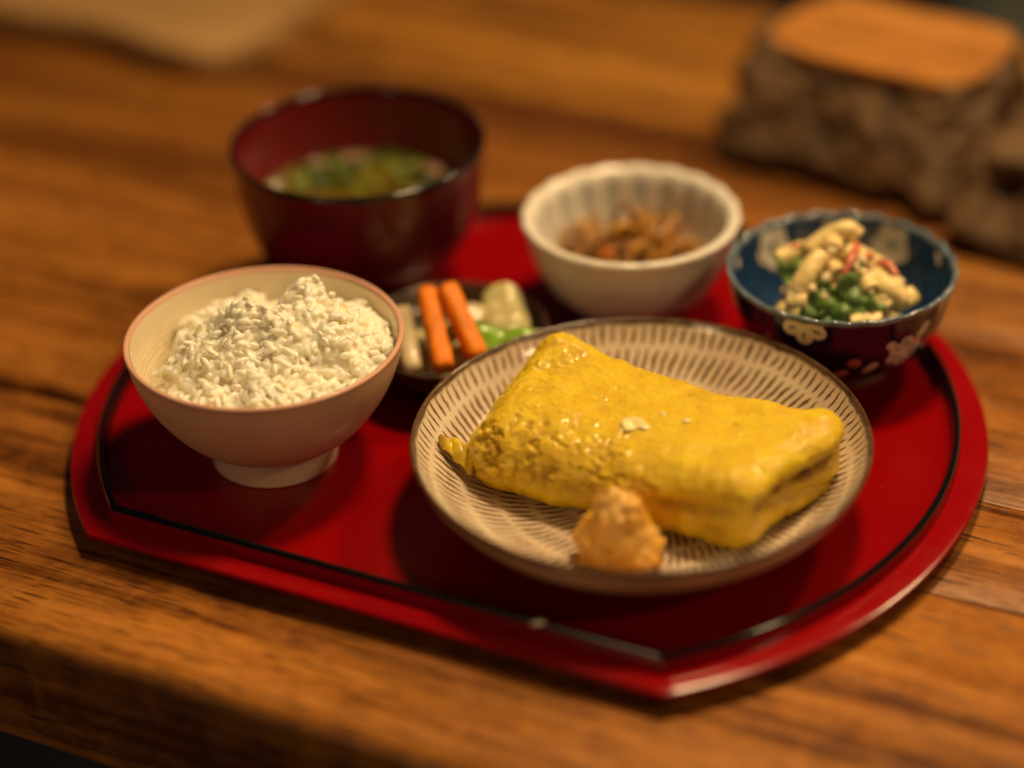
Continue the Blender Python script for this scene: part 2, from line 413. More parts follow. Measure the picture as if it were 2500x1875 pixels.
while len(cand) < 1650 and tries < 60000:
    tries += 1
    a, b = rng.uniform(-0.056, 0.056, 2)
    if a*a+b*b > 0.0545**2: continue
    cliff = -0.0415+0.0035*math.sin(b*140)+0.004*math.sin(b*310+1)
    if a < cliff and b > -0.034: continue
    h = float(rice_h(np.array([a]), np.array([b]))[0])
    if a < cliff+0.006 and b > -0.034: h -= rng.uniform(0, 0.02)
    z = h + rng.choice([rng.uniform(-0.0016, 0.0004), rng.uniform(-0.0003, 0.0018)], p=[0.7, 0.3])
    zl = z+0.058
    if math.hypot(a, b) > inner_r(min(0.057, zl))-0.0022: continue
    cand.append((a, b, z))
cand = np.array(cand)
def grain_matrix(a, b, z):
    e = 0.001; h0, hx, hy = rice_h(np.array([a, a+e, a]), np.array([b, b, b+e]))
    nrm = Vector((-(hx-h0)/e, -(hy-h0)/e, 1.0)).normalized()
    d = Vector((rng.normal(), rng.normal(), rng.normal()*0.55)).normalized()
    d = (d - nrm*d.dot(nrm)*rng.uniform(0.2, 1.0)).normalized()
    yv = nrm.cross(d).normalized(); zv = d.cross(yv)
    L = rng.uniform(0.0027, 0.0036); Wd = rng.uniform(0.00135, 0.00165)
    M = Matrix.Identity(4); p = a*RI + b*AW
    RR = np.array([RI, AW])
    def w(vec):
        q = vec.x*RI + vec.y*AW; return (q[0], q[1], vec.z)
    for c, (vec, s) in enumerate(((d, L), (yv, Wd), (zv, Wd))):
        q = w(vec)
        for r_ in range(3): M[r_][c] = q[r_]*s
    M[0][3], M[1][3], M[2][3] = p[0], p[1], z+rim_z
    return M
order = np.argsort(-(cand[:, 2]*1.0 - cand[:, 1]*0.35 + rng.normal(0, 0.003, len(cand))))
rest = []; loose = []
for i in order:
    if len(loose) < 100 and all((cand[i, 0]-cand[j, 0])**2+(cand[i, 1]-cand[j, 1])**2 > 0.0045**2 for j in loose): loose.append(i)
loose = set(loose)
for k, i in enumerate(order):
    M = grain_matrix(*cand[i])
    Mn = np.array(M)
    if i in loose:
        M[2][3] += 0.0005; inst('grain', grain_me, rice, M)
    rest.append((GV*(0.75 if i in loose else 1.0)@Mn[:3, :3].T+Mn[:3, 3], GF))
# body of the heap below the loose grains
nA, nR = 72, 26; V = []
for i in range(nR):
    for j in range(nA):
        r_ = 0.0525*(i+0.02)/(nR-1); an = 2*math.pi*j/nA; V.append((r_*math.cos(an), r_*math.sin(an)))
V = np.array(V); h = rice_h(V[:, 0], V[:, 1])-0.0009
cl = V[:, 0] < -0.0385; h = np.where(cl & (V[:, 1] > -0.034), h-0.9*np.abs(V[:, 0]+0.0385)*2.5, h)
h = np.minimum(h, 0.02); rad = np.hypot(V[:, 0], V[:, 1])
for _ in range(1):
    lim = inner_r(np.clip(h+0.058, 0.016, 0.057))-0.0012; s = np.minimum(1, lim/np.maximum(rad, 1e-6)); V = V*s[:, None]
W3 = np.column_stack([V[:, 0:1]*RI+V[:, 1:2]*AW, h+rim_z]); F = []
for i in range(nR-1):
    for j in range(nA): F.append((i*nA+j, i*nA+(j+1) % nA, (i+1)*nA+(j+1) % nA, (i+1)*nA+j))
F.append(tuple(range(nA-1, -1, -1)))
nb = len(W3); bot = W3[(nR-1)*nA:].copy(); bot[:, :2] *= 0.50; bot[:, 2] = 0.006; W3 = np.vstack([W3, bot])
F += [((nR-1)*nA+j, (nR-1)*nA+(j+1) % nA, nb+(j+1) % nA, nb+j) for j in range(nA)]+[tuple(nb+j for j in range(nA-1, -1, -1))]
rest.append((W3, F))
ro = obj('rice_mass', *join(rest), mass_mat, rice); ro['kind'] = 'stuff'
fuse(ro, 0.00040, mass_mat, 2)      # sticky grains grown together
g2 = inst('rice_grain', mesh_data('rice_grain', GV, GF, rice_mat), None, Matrix.Translation((0.0700, -0.1388, 0.0176)) @ Matrix.Rotation(0.6, 4, 'Z') @ Matrix.Diagonal((0.0029, 0.00135, 0.0013, 1)))
tag(g2, 'single stray rice grain stuck on the black ridge of the tray', 'rice grain')

# ------------------------------------------------------------------ soup bowl and soup
soup_out = simple('dark red lacquer', (0.115, 0.006, 0.010), 0.30, 0.1, 40, coat=0.2)
soup_in = simple('red inner lacquer', (0.150, 0.006, 0.010), 0.26, 0.1, 40, coat=0.3)
soup_rim = simple('black rim lacquer', (0.010, 0.008, 0.008), 0.14, coat=0.6)
SB = (-0.1183, 0.0731, TF)
sbowl = thing('soup_bowl', 'deep dark red lacquer bowl with a black rim holding miso soup', 'bowl', SB)
obj('outer_wall', *lathe(spline([(0.0270, 0.0085), (0.0340, 0.0105), (0.0450, 0.0210), (0.0525, 0.0360), (0.0562, 0.0530), (0.0582, 0.0725)], 40), 140), soup_out, sbowl)
obj('inner_wall', *lathe(spline([(0.0560, 0.0728), (0.0540, 0.0530), (0.0500, 0.0370), (0.0425, 0.0240), (0.0280, 0.0150), (0.0005, 0.0130)], 40), 140), soup_in, sbowl)
obj('rim', *lathe(spline([(0.0582, 0.0722), (0.0586, 0.0738), (0.0582, 0.0748), (0.0573, 0.0751), (0.0564, 0.0747), (0.0560, 0.0726)], 20), 140), soup_rim, sbowl)
obj('foot', *lathe([(0.0275, 0.0095), (0.0278, 0.0040), (0.0284, 0.0), (0.0268, 0.0), (0.0262, 0.0040), (0.0255, 0.0085)], 120), soup_out, sbowl, True, 50)
soup = thing('miso_soup', 'miso soup with green onion and pale tofu in the dark red bowl', 'soup', (SB[0], SB[1], 0.0))
SL = 0.0535
t = NT('miso broth'); v = t.coord(); f = t.noise(v, 45, 4, 0.6, 0.8)
t.l(t.ramp(f, [(0.3, (0.070, 0.045, 0.004)), (0.55, (0.12, 0.085, 0.008)), (0.75, (0.18, 0.14, 0.02))]), t.b.inputs['Base Color'])
t.set(Roughness=0.10, Subsurface_Weight=0.2, Subsurface_Radius=(0.004, 0.003, 0.001)); t.bump(t.noise(v, 120, 2), 0.15, 0.0006)
obj('broth', *lathe([(0.0538, SL+0.0004), (0.0530, SL), (0.035, SL), (0.0002, SL)], 96), t.m, soup)
scal_m = simple('green onion', (0.19, 0.23, 0.010), 0.3, 0.35, 90, sss=0.25, srad=(0.001, 0.002, 0.0005), rnd=0.5)
wak_m = simple('dark green wakame', (0.030, 0.060, 0.010), 0.22, 0.4, 90)
tofu_m = simple('tofu', (0.30, 0.17, 0.12), 0.4, 0.15, 100, 0.2, 700, 0.0004, sss=0.3)
ring_v, ring_f = lathe([(0.0030, -0.0022), (0.0034, 0.0), (0.0030, 0.0022), (0.0020, 0.0020), (0.0018, 0.0), (0.0020, -0.0020)], 14, closed=True)
ring_me = mesh_data('onion_slice', ring_v, ring_f, scal_m)
rs = random.Random(4)
spots = [(-0.1191, 0.1121), (-0.1246, 0.1129), (-0.1162, 0.1148), (-0.156, 0.0807), (-0.1516, 0.075), (-0.1548, 0.0887), (-0.1211, 0.0905), (-0.1096, 0.1166), (-0.1607, 0.0882), (-0.1484, 0.1003), (-0.1167, 0.1193), (-0.1290, 0.0990), (-0.1380, 0.1080), (-0.1120, 0.1010), (-0.1260, 0.0840), (-0.1210, 0.1080), (-0.1150, 0.1080), (-0.1400, 0.0920), (-0.1000, 0.0920), (-0.1090, 0.0700), (-0.1300, 0.0600), (-0.0900, 0.0700)]
for x, y in spots:
    M = Matrix.Translation((x-SB[0], y-SB[1], SL+rs.uniform(-0.0010, 0.0008))) @ Matrix.Rotation(rs.uniform(0, 6.3), 4, 'Z') @ Matrix.Rotation(rs.uniform(-0.35, 0.35), 4, 'X') @ Matrix.Diagonal((rs.uniform(0.9, 1.5), rs.uniform(0.8, 1.2), rs.uniform(0.4, 0.8), 1))
    inst('onion_slice', ring_me, soup, M)
for k, (x, y, l, w_) in enumerate([(-0.1540, 0.1030, 0.011, 0.006), (-0.1440, 0.0980, 0.012, 0.006), (-0.1405, 0.1105, 0.011, 0.007), (-0.1560, 0.0940, 0.009, 0.005), (-0.1250, 0.1205, 0.010, 0.005), (-0.1420, 0.0860, 0.012, 0.006), (-0.1060, 0.1050, 0.010, 0.005)]):
    an = rs.uniform(0, 6.3)
    def fn(u, v_, l=l, w_=w_, an=an, x=x, y=y, k=k):
        px = u*l; py = v_*w_*(1-0.5*u*u); z = SL+0.0004+0.0008*np.sin(px*420+k)+0.0007*np.cos(py*600+k)
        return np.stack([x-SB[0]+px*math.cos(an)-py*math.sin(an), y-SB[1]+px*math.sin(an)+py*math.cos(an), z], 1)
    obj('seaweed_leaf', *grid_sheet(fn, 16, 10, 0.0007), wak_m, soup)
for k, (x, y, z, sxx, syy, szz, an) in enumerate([(-0.1430, 0.1100, 0.0525, 0.0065, 0.0042, 0.0030, 0.5), (-0.1565, 0.0975, 0.0520, 0.0055, 0.0040, 0.0028, 0.9), (-0.1025, 0.1140, 0.0525, 0.0050, 0.0045, 0.0030, 0.2)]):
    P, F, N = boxgrid(sxx, syy, szz, 12, 10, 9, 0.0015); P = P+N*(0.0004*fbm(P+k, 300, 2, k))[:, None]
    ca, sa = math.cos(an), math.sin(an)
    Q = np.stack([P[:, 0]*ca-P[:, 1]*sa+x-SB[0], P[:, 0]*sa+P[:, 1]*ca+y-SB[1], P[:, 2]+z], 1)
    obj('tofu_cube', Q, F, tofu_m, soup)

# ------------------------------------------------------------------ white fluted bowl and its simmered dish
WB = (0.0066, 0.0982, TF); NW = 20
t = NT('white porcelain glaze'); v = t.coord(); t.set(Roughness=0.22, Subsurface_Weight=0.15, Subsurface_Radius=(0.003, 0.003, 0.003))
sx = t.n('ShaderNodeSeparateXYZ'); t.l(v, sx.inputs[0]); th = t.math('ARCTAN2', sx.outputs[1], sx.outputs[0])
rr = t.math('SQRT', t.math('ADD', t.math('MULTIPLY', sx.outputs[0], sx.outputs[0]), t.math('MULTIPLY', sx.outputs[1], sx.outputs[1])))
a_ = t.math('ABSOLUTE', t.math('SUBTRACT', t.math('FRACT', t.math('MULTIPLY', th, NW/(2*math.pi))), 0.5))
t.l(t.ramp(t.noise(v, 70, 3), [(0.3, (0.78, 0.73, 0.63)), (0.7, (0.84, 0.80, 0.71))]), t.b.inputs['Base Color']); porc = t.m
t2 = NT('celadon inner glaze'); t2.set(Roughness=0.2); v = t2.coord(); sx = t2.n('ShaderNodeSeparateXYZ'); t2.l(v, sx.inputs[0]); th = t2.math('ARCTAN2', sx.outputs[1], sx.outputs[0])
a_ = t2.math('ABSOLUTE', t2.math('SUBTRACT', t2.math('FRACT', t2.math('ADD', t2.math('MULTIPLY', th, NW/(2*math.pi)), 0.5)), 0.5))
pool = t2.math('MULTIPLY', t2.maprange(a_, 0.30, 0.12), t2.maprange(sx.outputs[2], 0.012, 0.040))      # glaze pooled in each flute
t2.l(t2.mix(pool, (0.80, 0.75, 0.66), (0.52, 0.54, 0.51)), t2.b.inputs['Base Color']); celad = t2.m
wbowl = thing('fluted_bowl', 'small white porcelain bowl with scalloped thick rim and fluted inside, holding brown slivers', 'bowl', WB)
n_o = spline([(0.0235, 0.0060), (0.0300, 0.0080), (0.0400, 0.0180), (0.0465, 0.0310), (0.0496, 0.0440)], 32)
def sc_w(amp, n0):
    return lambda th, k: amp*sstep(0, n0, k)*(np.abs(np.cos(NW/2*th))-0.6)
obj('outer_wall', *lathe(n_o, 216, sc_w(0.015, 30)), porc, wbowl)
obj('rim', *lathe(spline([(0.0496, 0.0438), (0.0512, 0.0470), (0.0514, 0.0492), (0.0502, 0.0502), (0.0480, 0.0500), (0.0458, 0.0484), (0.0446, 0.0455)], 28), 216, lambda th, k: 0.015*(np.abs(np.cos(NW/2*th))-0.6), lambda th, k: 0.0006*(np.abs(np.cos(NW/2*th))-0.6)), porc, wbowl)
n_i = spline([(0.0447, 0.0462), (0.0440, 0.0440), (0.0418, 0.0330), (0.0370, 0.0210), (0.0250, 0.0125), (0.0005, 0.0100)], 36)
obj('inner_wall', *lathe(n_i, 216, lambda th, k: (0.015 if k < 4 else 0.028)*(1-sstep(10, 34, k))*(np.abs(np.cos(NW/2*th))-0.6)), celad, wbowl)
obj('foot', *lathe([(0.0240, 0.0068), (0.0236, 0.0), (0.0222, 0.0), (0.0215, 0.0060)], 96), porc, wbowl, True, 50)
wbowl.scale = (0.957, 0.957, 1.0)
kin = thing('simmered_vegetables', 'heap of brown soy simmered vegetable slivers in the white fluted bowl', 'side dish', (WB[0], WB[1], 0.0215))
kin.scale = (0.957, 0.957, 1.0)
soy = [simple('soy simmered strip', (0.30, 0.125, 0.020), 0.25, 0.4, 200, 0.4, 500, 0.0006, coat=0.3, rnd=0.3), simple('glazed amber strip', (0.66, 0.33, 0.045), 0.22, 0.3, 200, 0.4, 500, 0.0006, coat=0.3, rnd=0.2),
       simple('dark kelp strip', (0.018, 0.018, 0.010), 0.25, 0.2, 100, coat=0.2), simple('simmered carrot strip', (0.52, 0.15, 0.014), 0.25, 0.2, 150, coat=0.2), simple('pale fried tofu', (0.48, 0.27, 0.12), 0.4, 0.25, 200, 0.5, 400, 0.0008)]
rk = np.random.default_rng(21)
def kin_h(x, y):     # heap height above the bowl's inner bottom, local coordinates
    return 0.005+0.025*np.exp(-((x+0.000)**2+(y-0.010)**2)/(2*0.013**2))+0.017*np.exp(-((x+0.026)**2+(y-0.004)**2)/(2*0.007**2))+0.012*np.exp(-((x-0.014)**2+(y-0.005)**2)/(2*0.012**2))
cnt = 0
while cnt < 250:
    x, y = rk.uniform(-0.034, 0.034, 2)
    if math.hypot(x+0.002, y-0.004) > 0.033: continue
    h = float(kin_h(x, y)); z = h*rk.uniform(0.55, 1.0)
    if math.hypot(x, y) > np.interp(z+0.0115, [0.0100, 0.0125, 0.0210, 0.0330], [0.006, 0.022, 0.0345, 0.040]): continue
    L = rk.uniform(0.007, 0.0140); d = rk.normal(size=3); d[2] *= 0.5; d /= np.linalg.norm(d); bend = rk.normal(size=3)*0.0028; s = np.linspace(-1, 1, 7)
    p = np.array([x, y, z])+s[:, None]*d*L+(1-s[:, None]**2)*bend
    p[:, 2] = np.maximum(p[:, 2], -0.006+0.5*np.hypot(p[:, 0], p[:, 1])**2/0.04)
    rr_ = np.hypot(p[:, 0], p[:, 1]); lim = np.interp(p[:, 2]+0.0115, [0.009, 0.0125, 0.0210, 0.0330, 0.044], [0.010, 0.0235, 0.0350, 0.0405, 0.043]); f = np.minimum(1, lim/np.maximum(rr_, 1e-6)); p[:, :2] *= f[:, None]
    w_ = rk.uniform(0.0008, 0.0014)*np.array([0.55, 0.9, 1.05, 1.0, 1.0, 0.85, 0.5])
    kind = rk.choice([0, 1, 2, 3, 4], p=[0.44, 0.38, 0.05, 0.05, 0.08])
    nm = ['burdock_sliver', 'burdock_sliver', 'kelp_strip', 'carrot_sliver', 'fried_tofu_strip'][kind]
    obj(nm, *sweep(p, w_*(1.6 if kind == 4 else 1.0), 7, rk.uniform(0.5, 0.9), rk.uniform(-1, 1)), soy[kind], kin); cnt += 1
for (x, y, z, L, kind) in [(-0.0012, 0.1022, 0.049, 0.0058, 1), (0.0117, 0.1051, 0.048, 0.0050, 1), (-0.0021, 0.0900, 0.042, 0.0050, 3), (0.0100, 0.0960, 0.044, 0.0050, 1), (-0.0250, 0.1010, 0.0435, 0.0055, 4), (-0.0079, 0.1080, 0.045, 0.0110, 2), (0.0069, 0.1180, 0.047, 0.0060, 1), (0.0010, 0.1170, 0.047, 0.0050, 1)]:
    s = np.linspace(-1, 1, 9); d = np.array([0.5, 0.35, 0.25]) if kind != 2 else np.array([0.25, 0.35, 0.9]); d /= np.linalg.norm(d)
    p = np.array([x-WB[0], y-WB[1], z-0.0215])+s[:, None]*d*L
    obj('glazed_chunk' if kind != 2 else 'kelp_strip', *sweep(p, (0.0030 if kind != 2 else 0.0018)*np.sqrt(np.maximum(0.06, 1-s**2*0.95)), 10, 0.8), soy[kind], kin)

# ------------------------------------------------------------------ blue flowered bowl and its salad
BB = (0.1078, 0.0928, TF); NBL = 24
def blue_glaze(name, col):
    t = NT(name); v = t.coord()
    t.l(t.ramp(t.noise(v, 90, 4), [(0.3, tuple(c*0.7 for c in col)), (0.7, tuple(c*1.3 for c in col))]), t.b.inputs['Base Color'])
    t.set(Roughness=0.16, Coat_Weight=0.4, Coat_Roughness=0.05); return t.m
navy = blue_glaze('navy blue glaze', (0.008, 0.009, 0.042)); cobalt = blue_glaze('cobalt blue inner glaze', (0.014, 0.048, 0.13))
rimblue = simple('pale blue rim glaze', (0.16, 0.22, 0.27), 0.14, 0.5, 120, coat=0.4)
offw = simple('off white flower glaze', (0.72, 0.68, 0.56), 0.2, 0.15, 150, coat=0.3); pinkf = simple('pink petal glaze', (0.50, 0.16, 0.13), 0.2, 0.15, 150, coat=0.3); inkb = simple('ink blue line glaze', (0.03, 0.06, 0.10), 0.2)
clay = simple('bare clay foot', (0.32, 0.22, 0.16), 0.6, 0.1, 200)
bbowl = thing('flowered_bowl', 'small navy blue bowl with white flowers and wavy rim holding creamy salad', 'bowl', BB)
bo = spline([(0.0230, 0.0060), (0.0300, 0.0078), (0.0395, 0.0170), (0.0455, 0.0310), (0.0488, 0.0455)], 32)
bi = spline([(0.0470, 0.0458), (0.0440, 0.0320), (0.0380, 0.0195), (0.0260, 0.0115), (0.0005, 0.0090)], 32)
wav = lambda th: 0.5*np.cos(NBL*th)
obj('outer_wall', *lathe(bo, 216, lambda th, k: 0.014*sstep(10, 32, k)*wav(th)), navy, bbowl)
obj('inner_wall', *lathe(bi, 216, lambda th, k: 0.014*(1-sstep(0, 20, k))*wav(th)), cobalt, bbowl)
obj('rim', *lathe(spline([(0.0488, 0.0452), (0.0495, 0.0468), (0.0493, 0.0477), (0.0484, 0.0480), (0.0475, 0.0474), (0.0470, 0.0456)], 20), 216, lambda th, k: 0.014*wav(th), lambda th, k: 0.0010*wav(th)), rimblue, bbowl)
obj('foot', *lathe([(0.0240, 0.0070), (0.0238, 0.0025), (0.0234, 0.0), (0.0216, 0.0), (0.0212, 0.0060)], 96), clay, bbowl, True, 50)
def on_bowl(prof, amp_fn, sign, th0, z0, u, v):
    z = np.clip(z0+v, prof[:, 1].min(), prof[:, 1].max()); o = np.argsort(prof[:, 1])
    r = np.interp(z, prof[o, 1], prof[o, 0]); th = th0+u/r
    idx = np.interp(z, prof[o, 1], o.astype(float)); r = r*(1+amp_fn(th, idx))+sign*0.00022
    return np.stack([r*np.cos(th), r*np.sin(th), z], 1)
def decal(name, shape, prof, amp, sign, th0, z0, mat, lift=1.0, parent=None):
    """flat printed patch laid on the curved wall; shape = list of (radius by angle) as a fan of rings"""
    na, nr = 48, 5; an = np.linspace(0, 2*math.pi, na, endpoint=False); u, v = [0.0], [0.0]
    for k in range(1, nr+1):
        q = shape(an)*k/nr; u += list(q[0]); v += list(q[1])
    u, v = np.array(u), np.array(v)
    zmax = prof[:, 1].max(); keep = z0+v <= zmax+1e-9; v = np.where(keep, v, zmax-z0)
    P = on_bowl(prof, amp, sign*lift, th0, z0, u, v); F = [(0, 1+j, 1+(j+1) % na) for j in range(na)]
    for k in range(nr-1):
        for j in range(na): F.append((1+k*na+j, 1+(k+1)*na+j, 1+(k+1)*na+(j+1) % na, 1+k*na+(j+1) % na))
    return obj(name, P, F, mat, parent or bbowl)
ao = lambda th, k: 0.014*sstep(10, 32, k)*wav(th); ai = lambda th, k: 0.014*(1-sstep(0, 20, k))*wav(th)
flower = lambda R_, n=6, ph=0: (lambda an: np.array([np.cos(an), np.sin(an)])*R_*(0.70+0.30*np.abs(np.cos(n/2*(an+ph)))**0.6))
spot = lambda a, b, ro: (lambda an: np.array([a*np.cos(an)*math.cos(ro)-b*np.sin(an)*math.sin(ro), a*np.cos(an)*math.sin(ro)+b*np.sin(an)*math.cos(ro)]))
d2 = math.radians
def decal_at(name, uo, vo, a, b, ro, prof, amp, sign, th0, z0, mat, lift, parent):
    return decal(name, spot(a, b, ro), prof, amp, sign, th0+uo/0.046, z0+vo, mat, lift, parent)
def flower_out(deg, z, R_, mat):
    fp_ = decal('flower_print', flower(R_, 6, 0.52), bo, ao, 1, d2(deg), z, mat)
    for k in range(6):
        a = k*math.pi/3+0.0; uo, vo = R_*0.55*math.cos(a+0.52), R_*0.55*math.sin(a+0.52)
        if z+vo > 0.044: continue
        decal_at('petal_line', uo, vo, 0.20*R_, 0.05*R_, a+0.52, bo, ao, 1, d2(deg), z, inkb, 2.0, fp_)
for deg, z, R_, m in [(-90, 0.0445, 0.0105, offw), (-34, 0.0270, 0.0085, offw), (-150, 0.040, 0.0095, offw), (20, 0.043, 0.0100, offw), (90, 0.036, 0.0095, offw), (150, 0.043, 0.0100, offw), (205, 0.030, 0.0085, offw)]: flower_out(deg, z, R_, m)
for deg, z, a, b, ro, m in [(-63, 0.0245, 0.0030, 0.0028, 0, pinkf), (-84, 0.0180, 0.0045, 0.0035, 0.3, pinkf), (-98, 0.0205, 0.0050, 0.0026, -0.3, pinkf), (-70, 0.0170, 0.0035, 0.0022, 0.6, offw), (-53, 0.0205, 0.0040, 0.0020, 0.8, offw), (-112, 0.031, 0.0030, 0.0028, 0, pinkf), (-24, 0.036, 0.0045, 0.0026, 0.9, offw), (-44, 0.033, 0.0022, 0.0022, 0, offw), (-125, 0.018, 0.0040, 0.0025, 0.4, pinkf), (-10, 0.019, 0.0030, 0.0025, 0.4, pinkf)]:
    decal('petal_print', spot(a, b, ro), bo, ao, 1, d2(deg), z, m)
for deg in (52, 124, 196, 268, 340):
    fp_ = decal('flower_print', flower(0.0098, 5, 0.3), bi, ai, -1, d2(deg+26.7), 0.0370, offw)
    decal('flower_centre', spot(0.0022, 0.0022, 0), bi, ai, -1, d2(deg+26.7), 0.0370, rimblue, 2.0, fp_)
for deg in (88, 160, 232, 304, 16):
    decal('petal_print', spot(0.0035, 0.0022, 0.5), bi, ai, -1, d2(deg+26.7), 0.0420, offw)
salad = thing('creamy_salad', 'mound of creamy macaroni salad with green leaves and pink bits in the blue bowl', 'salad', (BB[0], BB[1]-0.0025, 0.0215))
mac_m = simple('dressed macaroni', (0.90, 0.69, 0.29), 0.36, 0.14, 220, 0.45, 420, 0.0009, coat=0.15)
dress_m = simple('creamy dressing', (0.82, 0.66, 0.38), 0.36, 0.12, 260, 0.4, 500, 0.0007)
leaf_m = simple('blanched green leaf', (0.105, 0.190, 0.038), 0.32, 0.55, 160, 0.3, 400, 0.0006, sss=0.1, coat=0.2); ham_m = simple('pink crab stick', (0.62, 0.17, 0.10), 0.35, 0.35, 260, 0.3, 500, 0.0005, sss=0.2)
O3 = np.array([BB[0], BB[1], 0.020]); rsl = np.random.default_rng(3)
def lump(V, amp, fr, seed):
    V = np.asarray(V); c = V.mean(0); return V+(V-c)/(np.linalg.norm(V-c, axis=1)[:, None]+1e-9)*(amp*fbm(V, fr, 2, seed))[:, None]
mac = [[(0.0915, 0.0945, 0.0600), (0.1005, 0.1032, 0.0665), (0.1069, 0.1047, 0.0690), (0.1112, 0.1055, 0.0665)], [(0.1013, 0.0867, 0.064), (0.0987, 0.0775, 0.060), (0.0965, 0.0715, 0.0525)], [(0.0803, 0.0897, 0.056), (0.0856, 0.0944, 0.058), (0.0916, 0.0991, 0.059)],
       [(0.1240, 0.0914, 0.056), (0.1325, 0.0856, 0.055), (0.1385, 0.0865, 0.050)], [(0.1040, 0.0900, 0.0585), (0.1100, 0.0850, 0.0575)], [(0.1017, 0.1030, 0.0645), (0.1046, 0.0915, 0.0650)], [(0.1085, 0.0981, 0.062), (0.1196, 0.0981, 0.060)],
       [(0.0934, 0.0680, 0.050), (0.1018, 0.0690, 0.051)], [(0.1247, 0.0813, 0.050), (0.1350, 0.0810, 0.049)], [(0.1204, 0.0872, 0.057), (0.1264, 0.0811, 0.055)], [(0.0900, 0.1050, 0.052), (0.1000, 0.1130, 0.053)], [(0.1130, 0.1120, 0.053), (0.1240, 0.1050, 0.053)], [(0.1000, 0.0780, 0.047), (0.1150, 0.0800, 0.048)], [(0.0870, 0.0850, 0.046), (0.0990, 0.0960, 0.049)], [(0.1200, 0.0950, 0.049), (0.1330, 0.0990, 0.050)], [(0.1050, 0.1000, 0.050), (0.1180, 0.0880, 0.052)], [(0.0950, 0.1030, 0.057), (0.1080, 0.0960, 0.056)], [(0.0900, 0.0690, 0.0440), (0.1010, 0.0655, 0.0460)], [(0.1210, 0.0690, 0.0450), (0.1330, 0.0745, 0.0460)], [(0.1350, 0.0850, 0.0480), (0.1395, 0.0960, 0.0480)]]
for k, p in enumerate(mac):
    P = spline([np.array(q)-O3 for q in p], 18); V, F = sweep(P, 0.0041 if k not in (1, 3) else 0.0046, 14, 0.95, 0, inner=0.58)
    V = V+0.0005*np.stack([fbm(V, 260, 2, k), fbm(V, 260, 2, k+40), fbm(V, 260, 2, k+80)], 1)
    obj('macaroni', V, F, mac_m, salad)
for k, p in enumerate([[(0.1133, 0.0983, 0.0665), (0.1146, 0.0858, 0.0655), (0.1139, 0.0796, 0.061)], [(0.1234, 0.0972, 0.0605), (0.1286, 0.0951, 0.0615), (0.1333, 0.0915, 0.059)], [(0.0850, 0.0930, 0.0610), (0.0880, 0.0960, 0.0620)], [(0.1190, 0.0960, 0.0640), (0.1215, 0.0930, 0.0640)]]):
    P = spline([np.array(q)-O3 for q in p], 14); V, F = sweep(P, 0.0017, 8, 0.7); obj('crab_stick_shred', lump(V, 0.0004, 300, k), F, ham_m, salad)
for k, (x, y, z, s_, az, ti) in enumerate([(0.0887, 0.0863, 0.056, 0.0070, 0.3, 0.5), (0.1049, 0.0750, 0.0530, 0.0060, 1.2, 0.9), (0.1180, 0.0785, 0.0575, 0.0065, 2.0, 0.9), (0.1222, 0.0745, 0.0525, 0.0080, 0.6, 0.8), (0.1147, 0.0745, 0.0510, 0.0075, 1.6, 0.9), (0.1161, 0.0878, 0.0605, 0.0040, 0.9, 0.5), (0.0930, 0.0800, 0.0520, 0.0060, 2.3, 0.7), (0.1300, 0.0800, 0.0500, 0.0050, 0.2, 0.6), (0.1120, 0.0675, 0.0470, 0.0080, 0.8, 0.8), (0.1200, 0.0690, 0.0480, 0.0070, 1.4, 0.9), (0.1040, 0.0680, 0.0480, 0.0060, 0.4, 0.8)]):
    def fn(u, v_, s_=s_, az=az, ti=ti, k=k):
        px = u*s_*(1-0.25*v_*v_); py = v_*s_*0.8*(1-0.2*u*u); pz = 0.0016*np.sin(px*560+k)+0.0014*np.cos(py*640+2*k)
        q = np.stack([px, py*math.cos(ti)-pz*math.sin(ti), py*math.sin(ti)+pz*math.cos(ti)], 1)
        a = az-0.47; return np.stack([q[:, 0]*math.cos(a*0.5)-q[:, 1]*math.sin(a*0.5), q[:, 0]*math.sin(a*0.5)+q[:, 1]*math.cos(a*0.5), q[:, 2]], 1)+np.array([x, y, z])-O3
    obj('leaf_piece', *grid_sheet(fn, 14, 12, 0.0010), leaf_m, salad)
SV, SF = uvsphere(14, 10)
mv, mf = uvsphere(60, 40); mv = mv*np.array([0.0300, 0.0300, 0.0260]); mv[:, 2] = np.maximum(mv[:, 2], -0.001)+0.0005
hr = np.hypot(mv[:, 0], mv[:, 1]); mv[:, :2] *= np.minimum(1, (0.0205+0.9*np.maximum(0, mv[:, 2]))/np.maximum(hr, 1e-6))[:, None]
mv = mv+np.array([0, 0, 1.0])*(np.where(mv[:, 2] > 0.002, 0.0035*fbm(mv, 130, 3, 77), 0))[:, None]
obj('dressing_base', mv+np.array([0, 0, 0.0]), mf, dress_m, salad)
for k in range(85):
    q = np.array(mac[rsl.integers(len(mac))][0])*(1-(w := rsl.uniform())) + np.array(mac[rsl.integers(len(mac))][-1])*w
    r_ = math.hypot(q[0]-BB[0], q[1]-BB[1]); dmax = 0.066-0.8*r_*0.55
    q[2] = min(q[2]+rsl.uniform(0.0, 0.003), dmax)
    V = SV*np.array([rsl.uniform(0.0018, 0.0042), rsl.uniform(0.0018, 0.0036), rsl.uniform(0.0014, 0.0026)])+q-O3
    obj('dressing_clump', lump(V, 0.0010, 500, k), SF, dress_m, salad)

